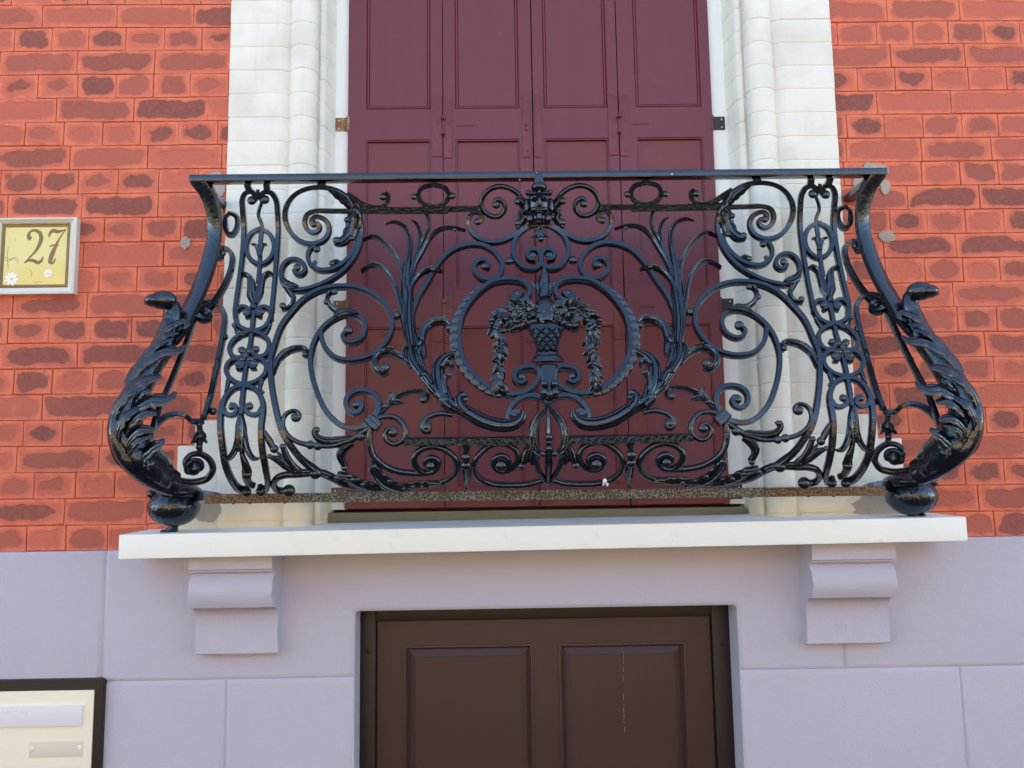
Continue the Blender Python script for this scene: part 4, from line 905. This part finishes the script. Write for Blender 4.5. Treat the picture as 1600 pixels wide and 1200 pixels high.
def garland(s_, seed):
    rr = random.Random(seed); b = MB(); path = [(790, 520), (700, 500), (600, 490), (480, 480), (400, 510), (310, 560), (255, 620), (262, 710), (285, 800), (300, 880), (305, 960), (285, 1050), (285, 1120), (280, 1190), (285, 1260), (290, 1330)]
    Q, ts = catmull(px('v', path), 2.6); W = []
    z_ = 1
    def leaf(x, y, ang, L, wd, o_):
        p0 = onface(x, y)
        if s_ < 0: p0 = mirror(p0); ang = math.pi-ang
        sc = scl(p0); d = V((math.cos(ang), 0, -math.sin(ang))); W = []; wv = []
        for i in range(6):
            t = i/5; W.append(p0+d*(L*sc*t)+V((0, -o_-.006*math.sin(t*2.6)+.002*t, 0))); wv.append(sc*wd*math.sin(math.pi*(.12+.86*t))+.0004)
        sweep(b, W, wv, [q*.45 for q in wv], 'leaf', [V((rr.uniform(-.75, .75), -1, rr.uniform(-1.1, .35)))]*6)
    n = len(Q)
    for i, (x, y) in enumerate(Q):
        t = i/(n-1); x2, y2 = Q[min(n-1, i+1)]; x1, y1 = Q[max(0, i-1)]; ang = math.atan2(y2-y1, x2-x1)
        wide = 15 if t < .45 else 14*(1-.5*max(0, t-.75)/.25)
        for sd in (-1, 1):
            if rr.random() < (.85 if t > .35 else .55):
                a = ang+sd*rr.uniform(.3, 1.0); q = rr.uniform(0, .55)*wide
                leaf(x-math.sin(ang)*sd*q*-1, y+math.cos(ang)*sd*q, a, rr.uniform(14, 24), rr.uniform(9, 13), rr.uniform(.004, .024))
    for i in range(54):                                            # berries and small fruit, thickest near the basket rim
        t = rr.random()**1.5*.62; x, y = Q[int(t*(n-1))]; p = onface(x+rr.uniform(-10, 10), y+rr.uniform(-9, 9)); sc = scl(p)
        if s_ < 0: p = mirror(p)
        q = rr.uniform(2.8, 5.4)*sc; b.ell(p+V((0, -rr.uniform(.010, .024), 0)), (q, q, q), 10, 7)
    for i in range(70):                                            # the heap of leaves and buds spilling over the rim
        t = rr.random(); x = px('v', [(800-390*t, 0)])[0][0]; y0_ = 505+120*t*t; y = px('v', [(0, y0_+rr.uniform(-45, 70)*(1-.35*t))])[0][1]
        if i % 3: leaf(x, y, rr.uniform(0, 6.28), rr.uniform(9, 15), rr.uniform(7, 10), rr.uniform(.012, .026))
        else:
            p = onface(x, y); sc = scl(p); p = p if s_ > 0 else mirror(p); q = rr.uniform(2.6, 4.6)*sc; b.ell(p+V((0, -rr.uniform(.014, .026), 0)), (q, q, q), 10, 7)
    g = rp(b, 'garland', par=bask)
    for (x, y, r_) in ((545, 510, 11), (300, 975, 7.5), (345, 880, 6), (420, 610, 6.5)) if s_ > 0 else ((640, 470, 6), (420, 560, 7), (300, 880, 8), (235, 890, 6.5)):
        p, sc = place('v', x, y, 'face', .016, s_); b = MB()
        for ring, (rad, no, sz) in enumerate(((.78, 7, .55), (.45, 5, .45), (.16, 3, .32))):
            for i in range(no):
                a = 2*math.pi*(i+.4*ring)/no; Mx = Matrix.Rotation(-a, 3, 'Y') @ Matrix.Rotation(R(35), 3, 'Z')
                b.ell(p+V((math.cos(a)*rad*r_*sc, -.003-.0022*ring, math.sin(a)*rad*r_*sc)), (sz*r_*sc*.35, sz*r_*sc*.5, sz*r_*sc), 10, 7, Mx)
        rp(b, 'rose', par=bask)
garland(1, 5); garland(-1, 9)
b = lathe([(575, 52), (590, 64), (620, 60), (670, 48), (720, 46), (760, 60), (790, 58), (805, 30)], .5, .004, .10, 8, k='g')
for dx in (-36, 36):
    c, sc = cpt(0, 716, .020, 'g'); b.ell(c+V((dx/4.444*sc, 0, 0)), (.009, .009, .010), 14, 9)
for dx in (-40, 0, 40):
    c, sc = cpt(0, 775, .016, 'g'); b.ell(c+V((dx/4.444*sc, 0, -.004*(dx == 0))), (.010, .008, .012), 14, 9)
rp(b, 'pedestal', smooth=60)
b = MB()
def cl(k, y, off=0.0): X, Y = px(k, [(0, y)])[0]; p = onface(855, Y); return V((XC, p.y-off, p.z))
W = [cl('h', y, .004) for y in (335, 380, 440, 500, 540)]; sweep(b, W, [.004, .009, .013, .017, .012], [.008, .012, .014, .016, .014], 'leaf', [V((0, -1, 0))]*5)
W = [cl('h', y, .004) for y in (540, 600, 660, 740, 820, 880, 915)]; sweep(b, W, [.012, .014, .018, .020, .016, .010, .003], [.016]*6+[.004], 'leaf', [V((0, -1, 0))]*7)
for y, r_ in ((550, .0105), (628, .0095), (585, .007)): b.ell(cl('h', y, .008), (r_, r_, r_), 14, 9)
rp(b, 'spear')
b = MB(); W = [cl('f', y, .006) for y in (395, 430, 460, 490)]; sweep(b, W, [.010, .012, .022, .030], [.014]*4, 'leaf', [V((0, -1, 0))]*4)
for s_ in (1, -1): W = [cl('f', y, .008)+V((s_*d_, 0, 0)) for y, d_ in ((420, .003), (460, .010), (488, .019), (494, .024))]; sweep(b, W, [.008, .011, .009, .003], [.008]*4, 'leaf', [V((0, -1, 0))]*4)
b.ell(cl('f', 512, .012), (.009, .009, .010), 14, 9); rp(b, 'drop_flower')
# ---- lion-like mask under the middle of the top rail
b = MB()
def fc(dx, y, off): X, Y = px('f', [(825, y)])[0]; p = onface(X, Y); return V((XC-.004+dx/4.444*scl(p), p.y-off, p.z)), scl(p)/4.444
def lump(dx, y, off, rx, ry, rz): c, s_ = fc(dx, y, off); b.ell(c, (rx*s_, ry*s_, rz*s_), 18, 12)
lump(0, 265, .012, 78, 70, 118); lump(0, 168, .022, 58, 60, 38); lump(0, 118, .01, 22, 30, 22)
for sg in (-1, 1):
    lump(sg*78, 195, .014, 22, 24, 22); lump(sg*38, 250, .036, 30, 22, 26); lump(sg*36, 248, .046, 15, 12, 12); lump(sg*40, 222, .042, 36, 16, 11); lump(sg*30, 330, .038, 34, 24, 22)
    lump(sg*60, 375, .020, 30, 26, 40); lump(sg*85, 290, .018, 22, 28, 60); lump(sg*88, 365, .014, 24, 24, 24); lump(sg*24, 372, .028, 18, 22, 36)
lump(0, 285, .050, 15, 22, 40); lump(0, 312, .056, 22, 18, 14); lump(0, 372, .038, 20, 22, 40); lump(0, 350, .045, 30, 12, 7); lump(0, 215, .045, 14, 16, 18)
c, s_ = fc(0, 105, .0); b.cbox(c.x-.012, c.x+.012, c.y-.012, c.y+.010, c.z-.012, c.z+.022, .002)
rp(b, 'mask_ornament', smooth=60)
# ---- corner posts: flat band above, swelling acanthus pod below, ball foot on the slab
def postpt(x, y): return onface(x, y)
for s_ in (1, -1):
    def PS(k, pts, w_, t_, sec, nrm=(-.45, -.85, 0), off=0.0, par=None, step=2.2, scal=0, nsc=6, mb=None):
        Q, ts = catmull(px(k, pts), step); W = []; N = []
        for (x, y), t in zip(Q, ts):
            p = postpt(x, y); n_ = V(nrm)+V((0, 0, fnormal(p.z).z*.8)); n_.normalize(); W.append(p+V((0, -1, 0))*tabv(off, t)); N.append(n_)
        wv = [tabv(w_, t)*scl(p)*(1+scal*abs(math.sin(math.pi*nsc*t))) for p, t in zip(W, ts)]; tv = [tabv(t_, t)*scl(p) for p, t in zip(W, ts)]
        W, N = flip(W, N, s_); sweep(mb, W, wv, tv, sec, N)
    b = MB(); PS('a', [(660, 120), (722, 210), (760, 320), (770, 430), (758, 530), (722, 670), (668, 810), (610, 930), (560, 1040), (515, 1130)], [25, 24, 22, 22, 23, 25, 26, 27, 25, 14], [18, 14, 12, 11, 11, 11, 11, 11, 10], 'bar', nrm=(-.24, -.93, 0), mb=b)
    post = rp(b, 'corner_post')
    b = MB(); PS('q', [(770, 560), (700, 720), (600, 860), (480, 1000), (370, 1160)], [20, 26, 30, 33, 36], [24, 30, 36, 40], 'horn', mb=b, off=.01)
    b2 = MB(); PS('b', [(410, 20), (330, 130), (230, 290), (165, 430), (155, 560), (190, 680), (270, 800), (370, 880), (450, 920), (520, 942)], [30, 34, 38, 42, 50, 62, 64, 60, 52, 40], [30, 38, 46, 56, 66, 70, 66, 60, 52, 40], 'horn', off=[.012, .018, .022, .026, .026, .024, .02, .015, .01], mb=b)
    rp(b, 'acanthus_pod', par=post, smooth=60)
    b = MB(); PS('q', [(715, 660), (775, 530), (815, 430), (800, 360), (740, 335), (670, 350), (615, 375), (572, 398)], [32, 30, 28, 26, 24, 21, 15, 3], [16, 18, 20, 20, 20, 18, 12, 3], 'round', off=[.012, .018, .03, .045, .05, .05, .05, .048], nrm=(-.1, -.95, .3), mb=b)
    for (qx, qy, rx, rz, oy) in ((765, 362, 21, 15.0, .045), (680, 372, 15, 10.5, .050)):
        X, Y = px('q', [(qx, qy)])[0]; p = postpt(X, Y); sc = scl(p); p = p+V((0, -oy, 0)); p = p if s_ > 0 else mirror(p)
        b.ell(p, (rx*sc, 12*sc, rz*sc), 20, 12)
    rp(b, 'leaf_tip', par=post, smooth=60)
    for k, pts, wv in (('q', [(600, 800), (700, 690), (820, 605), (930, 570), (985, 600), (955, 645)], [6, 11, 13, 12, 9, 4]), ('q', [(560, 920), (690, 760), (800, 700), (910, 688)], [8, 12, 10, 3]),
                       ('q', [(330, 1200), (470, 1020), (640, 905), (800, 850), (900, 858), (980, 808)], [8, 16, 18, 16, 12, 4]), ('r', [(330, 370), (420, 235), (550, 135), (680, 75), (800, 68)], [8, 15, 17, 15, 6]),
                       ('r', [(470, 350), (560, 262), (650, 215), (678, 245)], [7, 10, 10, 6]), ('r', [(360, 580), (470, 430), (600, 335), (720, 290), (830, 300), (905, 275), (940, 225)], [8, 14, 17, 17, 14, 9, 5]),
                       ('r', [(360, 740), (425, 590), (540, 482), (660, 425), (755, 440)], [8, 13, 14, 13, 7]), ('r', [(385, 840), (450, 725), (550, 625), (640, 602), (730, 632)], [7, 12, 14, 12, 5]),
                       ('r', [(300, 760), (350, 600), (450, 460), (560, 380)], [8, 12, 12, 8]), ('r', [(250, 560), (310, 400), (420, 260), (560, 170), (650, 150)], [8, 13, 14, 12, 4]), ('q', [(420, 1060), (530, 930), (650, 820), (780, 750), (860, 750)], [8, 12, 13, 11, 3]), ('r', [(420, 860), (490, 770), (580, 700), (680, 680)], [8, 12, 12, 4]), ('r', [(545, 945), (610, 865), (710, 795), (790, 750), (825, 708)], [14, 20, 17, 10, 5]), ('r', [(620, 1000), (660, 950), (710, 920)], [10, 12, 8])):
        b = MB(); PS(k, pts, [q*1.62 for q in wv], [q*.7 for q in wv], 'horn', off=[.016, .028, .036, .042, .040, .034] , nrm=(-.2, -.75, .55), mb=b, scal=.20, nsc=4)
        rp(b, 'acanthus_leaf', par=post, smooth=55)
    # ball foot resting on the slab
    yb = -.135; c = at(272, 792, yb); sc = (D+yb)/F
    zf = -.097+slabz(c.x if s_ > 0 else 2*XC-c.x)
    c = c if s_ > 0 else mirror(c)
    b = MB(); b.ell(c+V((0, 0, 0)), (39*sc, 36*sc, 30*sc), 28, 18); b.ell(c+V((-s_*33*sc, -.012, 20*sc)), (7*sc, 7*sc, 7*sc), 12, 8); b.ell(c+V((s_*8*sc, -.006, 22*sc)), (35*sc, 33*sc, 15*sc), 20, 10)
    for a in (-50, -18, 14, 46):
        W = []; 
        for i in range(9):
            e = R(-55+120*i/8); aa = R(a+e*18)
            W.append(c+V((39.4*sc*math.cos(e)*math.sin(aa)*s_, -36.4*sc*math.cos(e)*math.cos(aa), 30.4*sc*math.sin(e))))
        sweep(b, W, [.002, .006, .009, .010, .010, .009, .008, .006, .002], [.004]*9, 'leaf', [(p-c).normalized() for p in W])
    W = [c+V((-s_*dx*sc, -.012, -dz*sc)) for dx, dz in ((-4, 24), (2, 31), (8, 35), (13, 35.5))]
    zl = min(p.z for p in W); W = [p+V((0, 0, max(-1, (zf+.004-zl))*(i/3))) for i, p in enumerate(W)]
    sweep(b, W, [.026, .019, .016, .009], [.022, .016, .012, .009], 'round', [V((0, -1, .2))]*4); b.ell(W[-1]+V((0, -.004, 0)), (.007, .007, .006), 10, 7)
    b.ell((c.x, c.y+.005, zf+.010), (.012, .012, .012), 12, 8)
    rp(b, 'ball_foot', par=post, smooth=60)
    b = MB()
    W = [at(x, y, yy) for x, y, yy in ((295, 772, -.15), (318, 773, -.18), (338, 775, -.205), (346, 781, -.21))]; W, N = flip(W, [V((0, -1, .15))]*4, s_)
    sweep(b, W, [.028, .026, .022, .014], [.03]*4, 'bar', N); rp(b, 'foot_bracket', par=post)
# ================================================================== houses across the street (they show only as reflections and bounced light)
OPP = m_paint('opposite_brick', (.30, .17, .10), .15, 20, .2, .85); OPW = m_paint('opposite_cream', (.46, .35, .22), .08, 20, .2, .8); GLASS = mat('dark_glass', (.02, .025, .03), .06)
for i, (x0, x1, h, m_) in enumerate(((-16, -6.2, 3.5, OPP), (-6.2, 1.2, 3.9, OPW), (1.2, 8.4, 3.4, OPP), (8.4, 18, 3.8, OPW))):
    ho = tag(empty('terraced_house', ((x0+x1)/2, -13.2, GZ)), ['brick terraced house opposite, mirrored dimly in the gloss paint', 'cream terraced house opposite, mirrored faintly in the shutters', 'low brick terraced house opposite, mirrored in the right shutters', 'tall cream terraced house at the right end opposite'][i], 'house', 'houses across the street')
    b = MB(); b.box(x0+.003, x1-.003, -19, -13.2, GZ, GZ+h); tp(b.build('wall', m_, smooth=0), ho)
    b = MB(); z0 = GZ+h; b.add([(x0, -12.9, z0), (x1, -12.9, z0), (x1, -19.3, z0), (x0, -19.3, z0), (x0, -16, z0+2.0), (x1, -16, z0+2.0)], [(0, 1, 5, 4), (2, 3, 4, 5), (1, 2, 5), (3, 0, 4), (3, 2, 1, 0)]); tp(b.build('roof', bpy.data.materials['roof_tiles'], smooth=0), ho)
    for k in range(3):
        xc = x0+(x1-x0)*(k+.5)/3
        b = MB(); b.cbox(xc-.5, xc+.5, -13.22, -13.1, GZ+(.0 if k == 1 else .9), GZ+2.35, .01); f_ = tp(b.build('door' if k == 1 else 'window', DARKF if k == 1 else FRAMEW), ho)
        if k != 1: b = MB(); b.box(xc-.42, xc+.42, -13.10, -13.085, GZ+1.0, GZ+2.27); g_ = b.build('pane', GLASS, smooth=0); g_.parent = f_; g_.matrix_parent_inverse = Matrix.Identity(4)
